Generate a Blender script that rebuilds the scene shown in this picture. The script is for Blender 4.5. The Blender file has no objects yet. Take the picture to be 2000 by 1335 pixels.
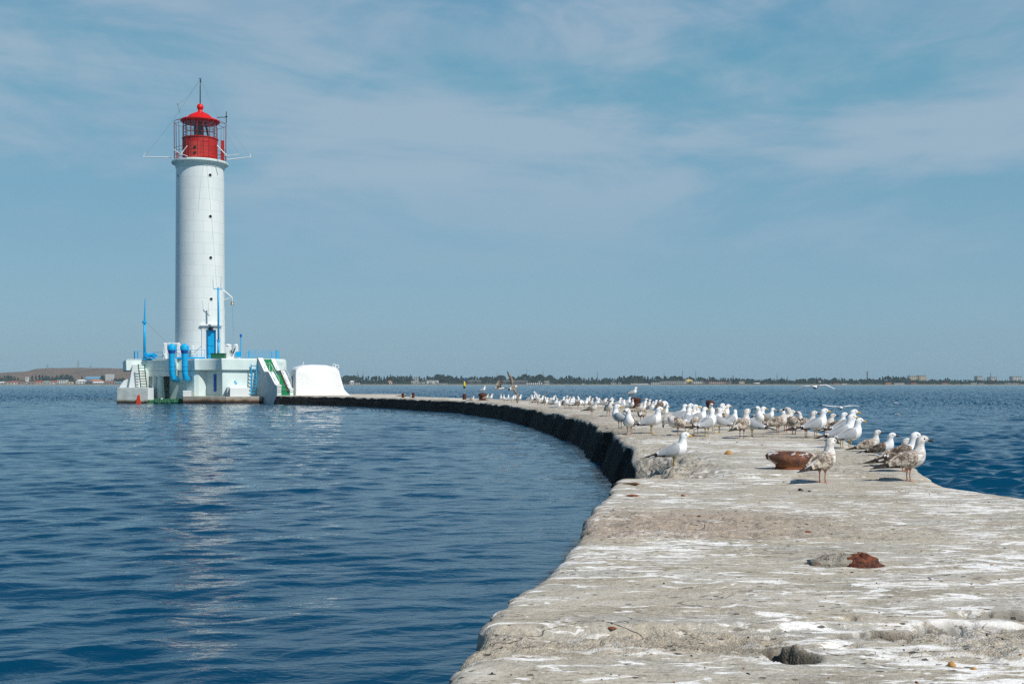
import bpy, bmesh, math, random
import numpy as np
from mathutils import Matrix, Vector
R = math.radians
SC = bpy.context.scene
COL = SC.collection
rng = random.Random(7)

# ------------------------------------------------------------------ camera, light, exposure
CAMZ, FPX, HOR = 1.58, 2200.0, 750.0
cam = bpy.data.cameras.new('camera'); cam.sensor_width = 36; cam.lens = 36*FPX/2000
cam.shift_y = (HOR-667.5)/2000; cam.clip_start = 0.1; cam.clip_end = 20000
camo = bpy.data.objects.new('camera', cam); COL.objects.link(camo)
camo.location = (0, 0, CAMZ); camo.rotation_euler = (R(90), 0, 0)
SC.camera = camo
SC.view_settings.view_transform = 'Standard'; SC.view_settings.look = 'None'
SC.view_settings.exposure = 0.0; SC.view_settings.gamma = 1
SC.cycles.use_adaptive_sampling = False
DENOISE = False
SC.cycles.use_denoising = DENOISE; SC.cycles.max_bounces = 6; SC.cycles.volume_bounces = 0

SUN_EL, SUN_AZ = R(47), R(47)          # azimuth: degrees from straight behind the camera towards the right
sd = Vector((math.sin(SUN_AZ)*math.cos(SUN_EL), -math.cos(SUN_AZ)*math.cos(SUN_EL), math.sin(SUN_EL)))
sun = bpy.data.lights.new('sun', 'SUN'); sun.energy = 4.4; sun.angle = R(0.5); sun.color = (1, .965, .91)
suno = bpy.data.objects.new('sun', sun); COL.objects.link(suno); suno.location = (30, -30, 60)
suno.rotation_euler = sd.to_track_quat('Z', 'Y').to_euler()

def N(nt, typ, **kw):
    n = nt.nodes.new(typ)
    for k, v in kw.items():
        if k == 'ins':
            for a, b in v.items(): n.inputs[a].default_value = b
        else: setattr(n, k, v)
    return n
def ramp(nt, fac, stops, interp='LINEAR'):
    n = nt.nodes.new('ShaderNodeValToRGB'); n.color_ramp.interpolation = interp
    e = n.color_ramp.elements
    while len(e) < len(stops): e.new(0.5)
    for i, (p, c) in enumerate(stops):
        e[i].position = p
        e[i].color = (c, c, c, 1) if isinstance(c, (int, float)) else (*c, 1)
    nt.links.new(fac, n.inputs[0]); return n.outputs[0]
def mixc(nt, f, a, b, mode='MIX'):
    n = nt.nodes.new('ShaderNodeMix'); n.data_type = 'RGBA'; n.blend_type = mode; n.clamp_factor = True
    for i, v in ((0, f), (6, a), (7, b)):
        if hasattr(v, 'is_output'): nt.links.new(v, n.inputs[i])
        else: n.inputs[i].default_value = v if i == 0 else (*v, 1)
    return n.outputs[2]
def mth(nt, op, a, b=0.0, clamp=False):
    n = nt.nodes.new('ShaderNodeMath'); n.operation = op; n.use_clamp = clamp
    for i, v in ((0, a), (1, b)):
        if hasattr(v, 'is_output'): nt.links.new(v, n.inputs[i])
        else: n.inputs[i].default_value = v
    return n.outputs[0]
def noise(nt, vec, scale, detail=4, rough=.55, dist=0.0, sc=(1, 1, 1)):
    m = N(nt, 'ShaderNodeMapping'); m.inputs['Scale'].default_value = sc
    nt.links.new(vec, m.inputs[0])
    n = N(nt, 'ShaderNodeTexNoise', ins={'Scale': scale, 'Detail': detail, 'Roughness': rough, 'Distortion': dist})
    nt.links.new(m.outputs[0], n.inputs['Vector']); return n.outputs[0]

W = bpy.data.worlds.new('World'); SC.world = W; W.use_nodes = True
nt = W.node_tree; nt.nodes.clear()
sky = N(nt, 'ShaderNodeTexSky', sky_type='NISHITA', sun_disc=False, sun_elevation=SUN_EL,
        air_density=1.0, dust_density=1.0, ozone_density=2.0)
# blender: rotation 0 puts the sun on +Y and turns clockwise seen from above
sky.sun_rotation = math.atan2(sd.x, sd.y)
geo = N(nt, 'ShaderNodeTexCoord'); dirv = geo.outputs['Generated']
sep = N(nt, 'ShaderNodeSeparateXYZ'); nt.links.new(dirv, sep.inputs[0])
el = sep.outputs[2]
STR = 0.097
# dusty summer air: the blue dome thins out to a grey-blue band at the horizon
band = ramp(nt, el, [(0.0, (2.25, 4.0, 5.25)), (0.06, (2.25, 4.2, 5.6)), (0.16, (1.85, 4.0, 5.5)), (0.26, (1.45, 3.85, 5.3)), (0.33, (1.05, 3.3, 5.1)), (0.42, (.40, 1.9, 3.9)), (0.6, (.12, 1.0, 2.7)), (1, (.05, .6, 1.9))])
low = mixc(nt, .82, sky.outputs[0], band)
SKYOFF = (50.5, 3.0, 1.7)
mo = N(nt, 'ShaderNodeVectorMath', operation='ADD'); nt.links.new(dirv, mo.inputs[0]); mo.inputs[1].default_value = SKYOFF; dirv = mo.outputs[0]
c1 = noise(nt, dirv, 2.3, 6, .55, .6, (1.2, 1.0, 4.2))
c2 = noise(nt, dirv, 6.5, 5, .6, .9, (1.0, 1.0, 3.0))
cl = mth(nt, 'ADD', mth(nt, 'MULTIPLY', c1, .78), mth(nt, 'MULTIPLY', c2, .22))
clf = ramp(nt, cl, [(.41, 0), (.60, 1)], 'EASE')
elf = ramp(nt, el, [(0.0, 0.0), (0.09, .12), (0.18, .8), (0.32, 1.0), (.40, .25), (.6, .08)])
clm = mth(nt, 'MULTIPLY', mth(nt, 'MULTIPLY', clf, elf), .70)
skyc = mixc(nt, clm, low, (4.35, 5.2, 6.25))
bg = N(nt, 'ShaderNodeBackground', ins={'Strength': STR}); nt.links.new(skyc, bg.inputs[0])
wo = N(nt, 'ShaderNodeOutputWorld'); nt.links.new(bg.outputs[0], wo.inputs[0])

# ------------------------------------------------------------------ materials
def newmat(name):
    m = bpy.data.materials.new(name); m.use_nodes = True
    t = m.node_tree; b = t.nodes['Principled BSDF']
    return m, t, b
def objco(t): return N(t, 'ShaderNodeTexCoord').outputs['Object']
def posco(t): return N(t, 'ShaderNodeNewGeometry').outputs['Position']
def bump(t, b, h, strength=.3, dist=.01):
    n = N(t, 'ShaderNodeBump', ins={'Strength': strength, 'Distance': dist}); t.links.new(h, n.inputs['Height'])
    t.links.new(n.outputs[0], b.inputs['Normal'])
def mat(name, col, rough=.6, var=.12, scale=3.0, sc=(1, 1, 1), spec=.4, metal=0, bmp=0.0, bscale=None, stain=None, pos=False):
    """plain surface with uneven tone; stain = (colour, threshold, scale, sc)"""
    m, t, b = newmat(name); v = posco(t) if pos else objco(t)
    n = noise(t, v, scale, 5, .6, 0, sc)
    f = ramp(t, n, [(.25, 1-var), (.75, 1+var)])
    c = mixc(t, 1.0, col, f, 'MULTIPLY')
    if stain:
        sn = noise(t, v, stain[2], 6, .65, .4, stain[3])
        c = mixc(t, ramp(t, sn, [(stain[1], 0), (stain[1]+.12, 1)]), c, stain[0])
    t.links.new(c, b.inputs['Base Color'])
    b.inputs['Roughness'].default_value = rough; b.inputs['Metallic'].default_value = metal
    b.inputs['Specular IOR Level'].default_value = spec
    if bmp:
        bn = noise(t, v, bscale or scale*6, 5, .6)
        bump(t, b, bn, bmp, .02)
    return m

M = {}
M['paint_white'] = mat('white_paint', (.625, .735, .70), .5, .09, 1.2, (1, 1, .35), bmp=.12, bscale=5, stain=((.55, .6, .58), .68, 2.2, (1, 1, .22)))
M['paint_white_clean'] = mat('clean_white_paint', (.75, .78, .76), .5, .03, 2, bmp=.08, bscale=9)
M['lime_white'] = mat('limewash', (.80, .81, .80), .8, .05, 1.5, (1, 1, 2), bmp=.8, bscale=2.6, stain=((.66, .65, .61), .60, 1.3, (.5, .5, 3.2)))
M['shade_grey'] = mat('shade_grey_render', (.50, .56, .56), .75, .12, 1.3, (1, 1, .5), bmp=.2, bscale=6, stain=((.36, .46, .42), .6, 1.6, (1, 1, .3)))  # grey paints in the stair flank's shade; the greenish stain is its own
M['blue'] = mat('blue_paint', (.001, .37, .70), .42, .10, 4, bmp=.1, bscale=14)
M['blue_deep'] = mat('deep_blue_paint', (.01, .10, .42), .5, .1, 4)
M['green'] = mat('green_paint', (.004, .22, .08), .6, .15, 5)
M['dark_green'] = mat('dark_green_paint', (.01, .10, .05), .55, .15, 5)
M['red'] = mat('red_paint', (.64, .012, .008), .3, .10, 3)
M['red_dull'] = mat('dull_red_paint', (.42, .016, .012), .5, .22, 4, (1, 1, .6), stain=((.20, .012, .01), .66, 6, (1, 1, .6)))
M['red_panel'] = mat('faded_red_panel', (.50, .05, .035), .5, .12, 4)
M['red_frame'] = mat('dark_red_frame', (.22, .02, .02), .5, .15, 6)
M['black'] = mat('black_metal', (.015, .015, .017), .5, .2, 5)
M['dark_glass'] = mat('dark_glass', (.012, .015, .02), .08, .1, 3)
M['wire'] = mat('grey_wire', (.16, .17, .18), .5, .1, 5)
M['bell'] = mat('bell_bronze', (.26, .22, .15), .4, .15, 9, metal=.7)
M['lens'] = mat('lens_housing', (.05, .055, .075), .3, .2, 4)
M['orange'] = mat('orange_paint', (.62, .05, .012), .6, .15, 8)
M['rust'] = mat('rusty_iron', (.16, .042, .018), .75, .5, 9, bmp=.6, bscale=35, stain=((.045, .02, .016), .52, 14, (1, 1, 1)))
M['wood'] = mat('weathered_wood', (.24, .12, .05), .8, .3, 20, (1, 6, 6))
M['tan'] = mat('tan_crumb', (.42, .22, .06), .8, .3, 40)
M['rustchip'] = mat('rust_chip', (.19, .06, .025), .8, .3, 40)

def glassmat():
    m, t, b = newmat('lantern_glass'); t.nodes.remove(b)
    tr = N(t, 'ShaderNodeBsdfTransparent', ins={'Color': (.90, .94, .95, 1)})
    gl = N(t, 'ShaderNodeBsdfGlossy', ins={'Roughness': .03})
    fr = N(t, 'ShaderNodeLayerWeight', ins={'Blend': .3}); mx = N(t, 'ShaderNodeMixShader')
    t.links.new(mth(t, 'ADD', mth(t, 'MULTIPLY', mth(t, 'POWER', fr.outputs['Facing'], 3.0), .5), .05), mx.inputs[0]); t.links.new(tr.outputs[0], mx.inputs[1]); t.links.new(gl.outputs[0], mx.inputs[2])
    t.links.new(mx.outputs[0], t.nodes['Material Output'].inputs[0]); return m
M['glass'] = glassmat()

def tower_mat():
    m, t, b = newmat('plated_white_tower'); uv = N(t, 'ShaderNodeUVMap').outputs[0]; v = objco(t)
    br = N(t, 'ShaderNodeTexBrick', offset=.5, ins={'Color1': (.72, .765, .745, 1), 'Color2': (.68, .73, .71, 1), 'Mortar': (.50, .56, .545, 1),
           'Scale': 1, 'Mortar Size': .011, 'Mortar Smooth': .3, 'Brick Width': 1.6, 'Row Height': .93, 'Bias': .2})
    t.links.new(uv, br.inputs[0])
    n = noise(t, v, 1.1, 5, .6, 0, (1, 1, .15)); f = ramp(t, n, [(.3, .93), (.7, 1.04)])
    c = mixc(t, 1.0, br.outputs[0], f, 'MULTIPLY')
    st = noise(t, v, 3.2, 6, .7, .3, (1, 1, .08)); c = mixc(t, ramp(t, st, [(.60, 0), (.80, .6)]), c, (.50, .52, .46))
    ru = noise(t, v, 4.5, 5, .7, .2, (1, 1, .05)); c = mixc(t, ramp(t, ru, [(.70, 0), (.80, .45)]), c, (.42, .30, .20))
    t.links.new(c, b.inputs['Base Color']); b.inputs['Roughness'].default_value = .45
    h = mth(t, 'SUBTRACT', mth(t, 'MULTIPLY', noise(t, v, 1.6, 3), .6), mth(t, 'MULTIPLY', br.outputs[1], .7))
    bump(t, b, h, .35, .03); return m
M['tower'] = tower_mat()

def tidal_mat(name, base, z0, dark, mid):
    """concrete that is stained by the tide below height z0"""
    m, t, b = newmat(name); v = posco(t)
    sp = N(t, 'ShaderNodeSeparateXYZ'); t.links.new(v, sp.inputs[0])
    n = noise(t, v, 2.2, 6, .62, .2); c = mixc(t, 1, base, ramp(t, n, [(.28, .72), (.72, 1.2)]), 'MULTIPLY')
    c = mixc(t, ramp(t, noise(t, v, 1.3, 6, .7, .5, (1, 1, .3)), [(.56, 0), (.7, .6)]), c, mid)
    hz = mth(t, 'ADD', sp.outputs[2], mth(t, 'MULTIPLY', mth(t, 'SUBTRACT', noise(t, v, 1.6, 5, .6, 0, (1, 1, .4)), .5), .35))
    c = mixc(t, ramp(t, mth(t, 'DIVIDE', hz, z0), [(.62, 1), (1.0, 0)]), c, mid)
    c = mixc(t, ramp(t, mth(t, 'DIVIDE', hz, z0), [(.42, 1), (.66, 0)]), c, dark)
    t.links.new(c, b.inputs['Base Color']); b.inputs['Roughness'].default_value = .8
    bump(t, b, noise(t, v, 14, 6, .65), .5, .03); return m
M['ledge'] = tidal_mat('tidal_grey_concrete', (.42, .47, .46), .34, (.022, .022, .018), (.20, .17, .12))
M['ledge_rust'] = tidal_mat('tidal_brown_concrete', (.36, .33, .27), .42, (.022, .018, .014), (.22, .12, .06))
M['mossy'] = mat('mossy_ledge', (.03, .14, .07), .9, .5, 3, bmp=.8, bscale=12, stain=((.30, .26, .18), .58, 5, (1, 1, 1)))

# ------------------------------------------------------------------ mesh helpers
class MB:
    def __init__(s): s.v = []; s.f = []; s.m = []; s.uv = None
    def add(s, vs, fs, mi=0):
        o = len(s.v); s.v += [tuple(map(float, p)) for p in vs]
        s.f += [tuple(i+o for i in f) for f in fs]; s.m += [mi]*len(fs) if isinstance(mi, int) else list(mi)
        return s
    def box(s, c, size, rz=0, mi=0, taper=1.0, tz=None):
        hx, hy, hz = size[0]/2, size[1]/2, size[2]/2; ca, sa = math.cos(rz), math.sin(rz); vs = []
        for z in (-hz, hz):
            k = 1 if z < 0 else taper
            for x, y in ((-hx, -hy), (hx, -hy), (hx, hy), (-hx, hy)):
                x, y = x*k, y*k
                vs.append((c[0]+x*ca-y*sa, c[1]+x*sa+y*ca, c[2]+z))
        return s.add(vs, [(3, 2, 1, 0), (4, 5, 6, 7), (0, 1, 5, 4), (1, 2, 6, 5), (2, 3, 7, 6), (3, 0, 4, 7)], mi)
    def loft(s, rings, mi=0, cap=True):
        n = len(rings[0]); vs = [p for r in rings for p in r]; fs = []; ms = []
        for i in range(len(rings)-1):
            for j in range(n):
                k = (j+1) % n; fs.append((i*n+j, i*n+k, (i+1)*n+k, (i+1)*n+j))
                ms.append(mi if isinstance(mi, int) else mi(i, j))
        if cap:
            fs.append(tuple(reversed(range(n)))); fs.append(tuple(range((len(rings)-1)*n, len(rings)*n)))
            ms += [mi if isinstance(mi, int) else mi(0, 0), mi if isinstance(mi, int) else mi(len(rings)-2, 0)]
        return s.add(vs, fs, ms)
    def tube(s, pts, r, n=8, mi=0):
        P = [Vector(p) for p in pts]; rs = r if isinstance(r, (list, tuple)) else [r]*len(P); rings = []; ref = None
        for i, p in enumerate(P):
            t = (P[min(i+1, len(P)-1)]-P[max(i-1, 0)]).normalized()
            if ref is None: ref = Vector((0, 0, 1)) if abs(t.z) < .9 else Vector((1, 0, 0))
            a = t.cross(ref); a = a.normalized() if a.length > 1e-4 else t.orthogonal().normalized()
            b = t.cross(a); ref = -b if False else ref
            rings.append([p+(a*math.cos(2*math.pi*k/n)+b*math.sin(2*math.pi*k/n))*rs[i] for k in range(n)])
        return s.loft(rings, mi)
    def lathe(s, c, prof, n=32, mi=0, cap=True):
        return s.loft([[(c[0]+r*math.cos(2*math.pi*k/n), c[1]+r*math.sin(2*math.pi*k/n), c[2]+z) for k in range(n)] for r, z in prof], mi, cap)
    def prism(s, poly, z0, z1, mi=0, top=None):
        """poly counter-clockwise in xy; top = other polygon of the same length"""
        top = top or poly; n = len(poly)
        vs = [(x, y, z0) for x, y in poly]+[(x, y, z1) for x, y in top]
        fs = [tuple(reversed(range(n))), tuple(range(n, 2*n))]+[(i, (i+1) % n, n+(i+1) % n, n+i) for i in range(n)]
        return s.add(vs, fs, mi)
    def build(s, name, mats, parent=None, org=(0, 0, 0), smooth=False, bevel=0, auto=None):
        me = bpy.data.meshes.new(name)
        o3 = Vector(org); me.from_pydata([tuple(Vector(p)-o3) for p in s.v], [], s.f)
        mats = mats if isinstance(mats, (list, tuple)) else [mats]
        for m in mats: me.materials.append(m)
        if len(mats) > 1: me.polygons.foreach_set('material_index', s.m)
        bm = bmesh.new(); bm.from_mesh(me); bmesh.ops.recalc_face_normals(bm, faces=bm.faces); bm.to_mesh(me); bm.free()
        if smooth: me.polygons.foreach_set('use_smooth', [True]*len(me.polygons))
        if auto is not None:
            me.polygons.foreach_set('use_smooth', [True]*len(me.polygons)); me.set_sharp_from_angle(angle=R(auto))
        o = bpy.data.objects.new(name, me); COL.objects.link(o)
        if parent: o.parent = parent
        elif tuple(org) != (0, 0, 0): o.location = org
        if bevel:
            b = o.modifiers.new('bevel', 'BEVEL'); b.width = bevel; b.segments = 2; b.limit_method = 'ANGLE'; b.angle_limit = R(35)
        return o
def tag(o, label=None, cat=None, group=None, kind=None):
    for k, v in (('label', label), ('category', cat), ('group', group), ('kind', kind)):
        if v: o[k] = v
    return o
def thing(name, loc, label, cat, group=None):
    o = bpy.data.objects.new(name, None); o.empty_display_size = .2; COL.objects.link(o); o.location = loc
    return tag(o, label, cat, group)
def P(x, y, d): return Vector(((x-1000)*d/FPX, d, CAMZ-(y-HOR)*d/FPX))
def catmull(tab, k):
    T = np.array(tab, float); out = []
    for i in range(len(T)-1):
        p0, p1, p2, p3 = T[max(i-1, 0)], T[i], T[i+1], T[min(i+2, len(T)-1)]
        for j in range(k):
            t = j/k
            out.append(.5*((2*p1)+(-p0+p2)*t+(2*p0-5*p1+4*p2-p3)*t*t+(-p0+3*p1-3*p2+p3)*t**3))
    out.append(T[-1]); return np.array(out)

def _hash(ix, iy, iz, seed):
    h = (ix.astype(np.int64)*374761393+iy.astype(np.int64)*668265263+iz.astype(np.int64)*2147483647+seed*1274126177) & 0x7fffffff
    h = ((h ^ (h >> 13))*1274126177) & 0x7fffffff
    return ((h ^ (h >> 16)) & 0xffff)/65535.0
def vn(x, y, z=0.0, seed=0):
    x, y, z = np.broadcast_arrays(np.asarray(x, float), np.asarray(y, float), np.asarray(z, float))
    ix, iy, iz = np.floor(x), np.floor(y), np.floor(z); fx, fy, fz = x-ix, y-iy, z-iz
    fx, fy, fz = fx*fx*(3-2*fx), fy*fy*(3-2*fy), fz*fz*(3-2*fz); r = 0
    for a in (0, 1):
        for b in (0, 1):
            for c in (0, 1):
                w = (fx if a else 1-fx)*(fy if b else 1-fy)*(fz if c else 1-fz)
                r = r+w*_hash(ix+a, iy+b, iz+c, seed)
    return r
def fbm(x, y, z=0.0, seed=0, o=4, g=.5):
    s, a, t = 0, 1.0, 0; f = 1.0
    for i in range(o):
        s = s+a*vn(np.asarray(x)*f, np.asarray(y)*f, np.asarray(z)*f, seed+i*17); t += a; a *= g; f *= 2.03
    return s/t
def sstep(a, b, x):
    t = np.clip((x-a)/(b-a), 0, 1); return t*t*(3-2*t)

def gridmesh(name, V, nr, nc, mats, attrs=None, smooth=True):
    me = bpy.data.meshes.new(name); V = np.asarray(V, np.float32).reshape(-1, 3)
    i = np.arange(nr-1)[:, None]*nc+np.arange(nc-1)[None, :]
    q = np.stack([i, i+1, i+nc+1, i+nc], -1).reshape(-1, 4).astype(np.int32)
    me.vertices.add(len(V)); me.vertices.foreach_set('co', V.ravel())
    me.loops.add(q.size); me.loops.foreach_set('vertex_index', q.ravel())
    me.polygons.add(len(q)); me.polygons.foreach_set('loop_start', np.arange(0, q.size, 4, dtype=np.int32))
    try: me.polygons.foreach_set('loop_total', np.full(len(q), 4, np.int32))
    except Exception: pass
    if smooth: me.polygons.foreach_set('use_smooth', np.ones(len(q), bool))
    for m in mats if isinstance(mats, list) else [mats]: me.materials.append(m)
    me.update(calc_edges=True)
    for k, a in (attrs or {}).items():
        at = me.attributes.new(k, 'FLOAT', 'POINT'); at.data.foreach_set('value', np.asarray(a, np.float32).ravel())
    o = bpy.data.objects.new(name, me); COL.objects.link(o); return o
# ------------------------------------------------------------------ water
def water_mat():
    m, t, b = newmat('sea_water'); v = posco(t)
    n = noise(t, v, .02, 3, .5, 0, (1, .5, 1))
    c = mixc(t, n, (.0002, .034, .074), (.0003, .046, .096))
    t.links.new(c, b.inputs['Base Color']); b.inputs['IOR'].default_value = 1.333; b.inputs['Specular Tint'].default_value = (.70, .91, 1.0, 1); b.inputs['Specular IOR Level'].default_value = .5
    b.inputs['Roughness'].default_value = .03
    sp = N(t, 'ShaderNodeSeparateXYZ'); t.links.new(v, sp.inputs[0])
    far = ramp(t, mth(t, 'DIVIDE', sp.outputs[1], 260.0), [(.08, 0), (.5, 1)])       # open sea beyond the breakwater is choppier
    a = noise(t, v, 1.1, 4, .6, .5, (.7, 1.4, 1)); a2 = noise(t, v, 7.0, 3, .55, .5, (.7, 1.4, 1)); a3 = noise(t, v, .22, 4, .6, .5, (.6, 1.5, 1))
    h = mth(t, 'ADD', mth(t, 'MULTIPLY', a2, .012), mth(t, 'MULTIPLY', mth(t, 'MULTIPLY', a, .20), mth(t, 'ADD', mth(t, 'MULTIPLY', far, .9), .06)))
    mid = ramp(t, mth(t, 'DIVIDE', sp.outputs[1], 60.0), [(.16, 0), (.5, 1)]); a4 = noise(t, v, 2.8, 3, .55, .5, (.5, 1.5, 1)); h = mth(t, 'ADD', h, mth(t, 'MULTIPLY', mth(t, 'MULTIPLY', a4, .030), mid))
    h = mth(t, 'ADD', h, mth(t, 'MULTIPLY', mth(t, 'MULTIPLY', a3, .9), far))
    bump(t, b, h, 1.0, 1.0); return m
M['water'] = water_mat()
def build_water():
    ys = [-6.0, 0.0, 2.5]
    while ys[-1] < 1760: ys.append(ys[-1]*1.0046+.002)
    ys = np.array(ys); nr = len(ys)
    tin = np.linspace(-.50, .50, 640); tout = np.array([.53, .58, .66, .8, 1.0, 1.3])
    tt = np.concatenate([-tout[::-1], tin, tout]); nc = len(tt)
    Y = np.repeat(ys[:, None], nc, 1); X = np.maximum(np.abs(Y), 5)*tt[None, :]
    sp = np.maximum(np.gradient(ys)[:, None], np.maximum(ys[:, None], 5)*.0017)
    r = np.random.RandomState(5); Z = np.zeros_like(X); DX = np.zeros_like(X); DY = np.zeros_like(X)
    n = 96
    open_ = sstep(-.5, 1.5, X-np.interp(Y, RY, RX)); amp = (.85+1.3*open_+.5*sstep(40, 160, Y)*(1-open_))*(.35+.65*np.clip(sstep(.2, 4.5, np.interp(Y, LY, LX)-X)+open_+sstep(80, 100, Y), 0, 1))
    gust = .55+.9*fbm(X*.12+3, Y*.06, seed=77, o=3)
    for k in range(n):
        lam = .17*(3.6/.17)**(((k+r.rand())/n)**1.15)
        th = r.normal(0, .36 if lam < .7 else .55)+R(97)
        kx, ky = math.cos(th), math.sin(th); kk = 2*math.pi/lam
        slope = (.035 if lam < .6 else .022 if lam < 1.3 else .0095)*r.uniform(.6, 1.4)
        A = slope*lam/(2*math.pi)
        w = np.clip(lam/(2.4*sp)-.6, 0, 1)*A
        ph = kk*(kx*X+ky*Y)+r.rand()*6.283
        env = .35+1.3*fbm(X/(lam*4)+k, Y/(lam*4), seed=k, o=1)
        w = w*env*(amp if lam < .7 else amp*(1-.32*open_))*gust
        Z += w*np.sin(ph); DX += .85*kx*w*np.cos(ph); DY += .85*ky*w*np.cos(ph)
    Z += (r.rand(*Z.shape)-.5)*np.minimum(sp, .42)*.55*sstep(22, 120, Y)*(.12+.88*np.clip(open_+sstep(85, 130, Y), 0, 1))*(.6+.8*gust)
    Z[:2] = 0; Z *= np.clip(1.3-np.abs(tt)[None, :]*0, 0, 1)
    V = np.stack([X+DX, Y+DY, Z], -1)
    o = gridmesh('sea', V, nr, nc, M['water'])
    tag(o, kind='structure')

# ------------------------------------------------------------------ breakwater
PTOP = .65
def px2w(pts, dz=CAMZ-PTOP): return [((x-1000)*dz/(y-HOR), dz*FPX/(y-HOR)) for x, y in pts]
LEFT = [(-.55, -6.0), (-.45, 1.5), (-.28, 3.0)]+px2w([(866, 1335), (900, 1272), (948, 1210), (995, 1165), (1065, 1120), (1098, 1092), (1130, 1052), (1137, 1012), (1185, 962), (1208, 925),
        (1235, 884), (1229, 868), (1197, 844), (1150, 824), (1100, 810), (1040, 798), (990, 790.3), (940, 786), (900, 783), (800, 779), (700, 775.5), (620, 773.9), (540, 772.9)])+[(-19.8, 93), (-20.6, 96), (-21, 104)]
RIGHT = [(4.7, -6), (4.6, 3), (4.45, 7)]+px2w([(2000, 968), (1860, 946), (1794, 920), (1722, 890), (1668, 867), (1612, 846)])+[(6.25, 25.5), (6.55, 29), (6.1, 33), (5.45, 38), (4.9, 44), (3.9, 52), (1.9, 61), (-1.6, 70.5), (-5.6, 79.5), (-8.6, 86), (-9.6, 91), (-9.8, 104)]
LY, LX = np.array([p[1] for p in LEFT]), np.array([p[0] for p in LEFT]); RY, RX = np.array([p[1] for p in RIGHT]), np.array([p[0] for p in RIGHT])
def edgeL(y):
    y = np.asarray(y, float); a = .035+.05*sstep(5, 14, y)+.05*sstep(30, 70, y)
    return np.interp(y, LY, LX)+a*2*(fbm(y*2.2, 3.3, seed=3, o=4, g=.6)-.5)*(1-.5*sstep(14, 20, y)*(1-sstep(30, 40, y)))+.26*(_hash(np.floor(y/1.9), np.zeros_like(y), np.zeros_like(y), 5)-.5)*sstep(12, 13, y)+.035*2*(fbm(y*13, 1.3, seed=9, o=4, g=.65)-.5)*(1-sstep(15, 25, y))
def edgeR(y):
    y = np.asarray(y, float); return np.interp(y, RY, RX)+.16*(fbm(y*1.3, 8.1, seed=5, o=4)-.5)
def gbox(x, y, cx, cy, sx, sy, rot=0.0, p=2.0):
    ca, sa = math.cos(rot), math.sin(rot); u = ((x-cx)*ca+(y-cy)*sa)/sx; v = (-(x-cx)*sa+(y-cy)*ca)/sy
    return np.exp(-(np.abs(u)**p+np.abs(v)**p))
def rough_mask(x, y):
    w = .22*(fbm(x*1.6, y*1.6, seed=21, o=3)-.5)
    # broken strip close to the camera
    r1 = sstep(3.80, 3.98, y+w*.9)*(1-sstep(4.28, 4.47, y+w*.9-.03*(x-.5)))*sstep(.36, .60, fbm(x*1.7, y*3, seed=22, o=3)+.30*(1-sstep(.7, 1.2, x))+.10)
    # reddish pebbly strip
    r2 = sstep(6.72, 6.86, y+w*.5)*(1-sstep(7.6, 9.0, y+w*1.6))*(1-.85*sstep(1.3, 3.4, x+w))*.9*sstep(.28, .55, fbm(x*2.2, y*3.1, seed=28, o=4)+.12)
    # crumbled corner behind the slab step
    r3 = sstep(11.1, 11.4, y+w*.8)*(1-sstep(15.2, 17.5, y+w))*(1-sstep(1.75, 2.4, x-(y-12)*.08+w*2.2))
    r4 = gbox(x, y, 4.1, 12.9, .75, .42, .35)*.9
    r5 = sstep(17.5, 19, y)*sstep(.56, .66, fbm(x*.7, y*.35, seed=25, o=3))*.55+sstep(20, 24, y)*(1-sstep(.25, .8, x-np.interp(y, LY, LX)))*.75
    r6 = sstep(.60, .72, fbm(x*1.1, y*.8, seed=31, o=4))*.5*(y > 4.6)
    return np.clip(np.maximum.reduce([r1, r2, r3, r4, r5, r6]), 0, 1)
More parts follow.
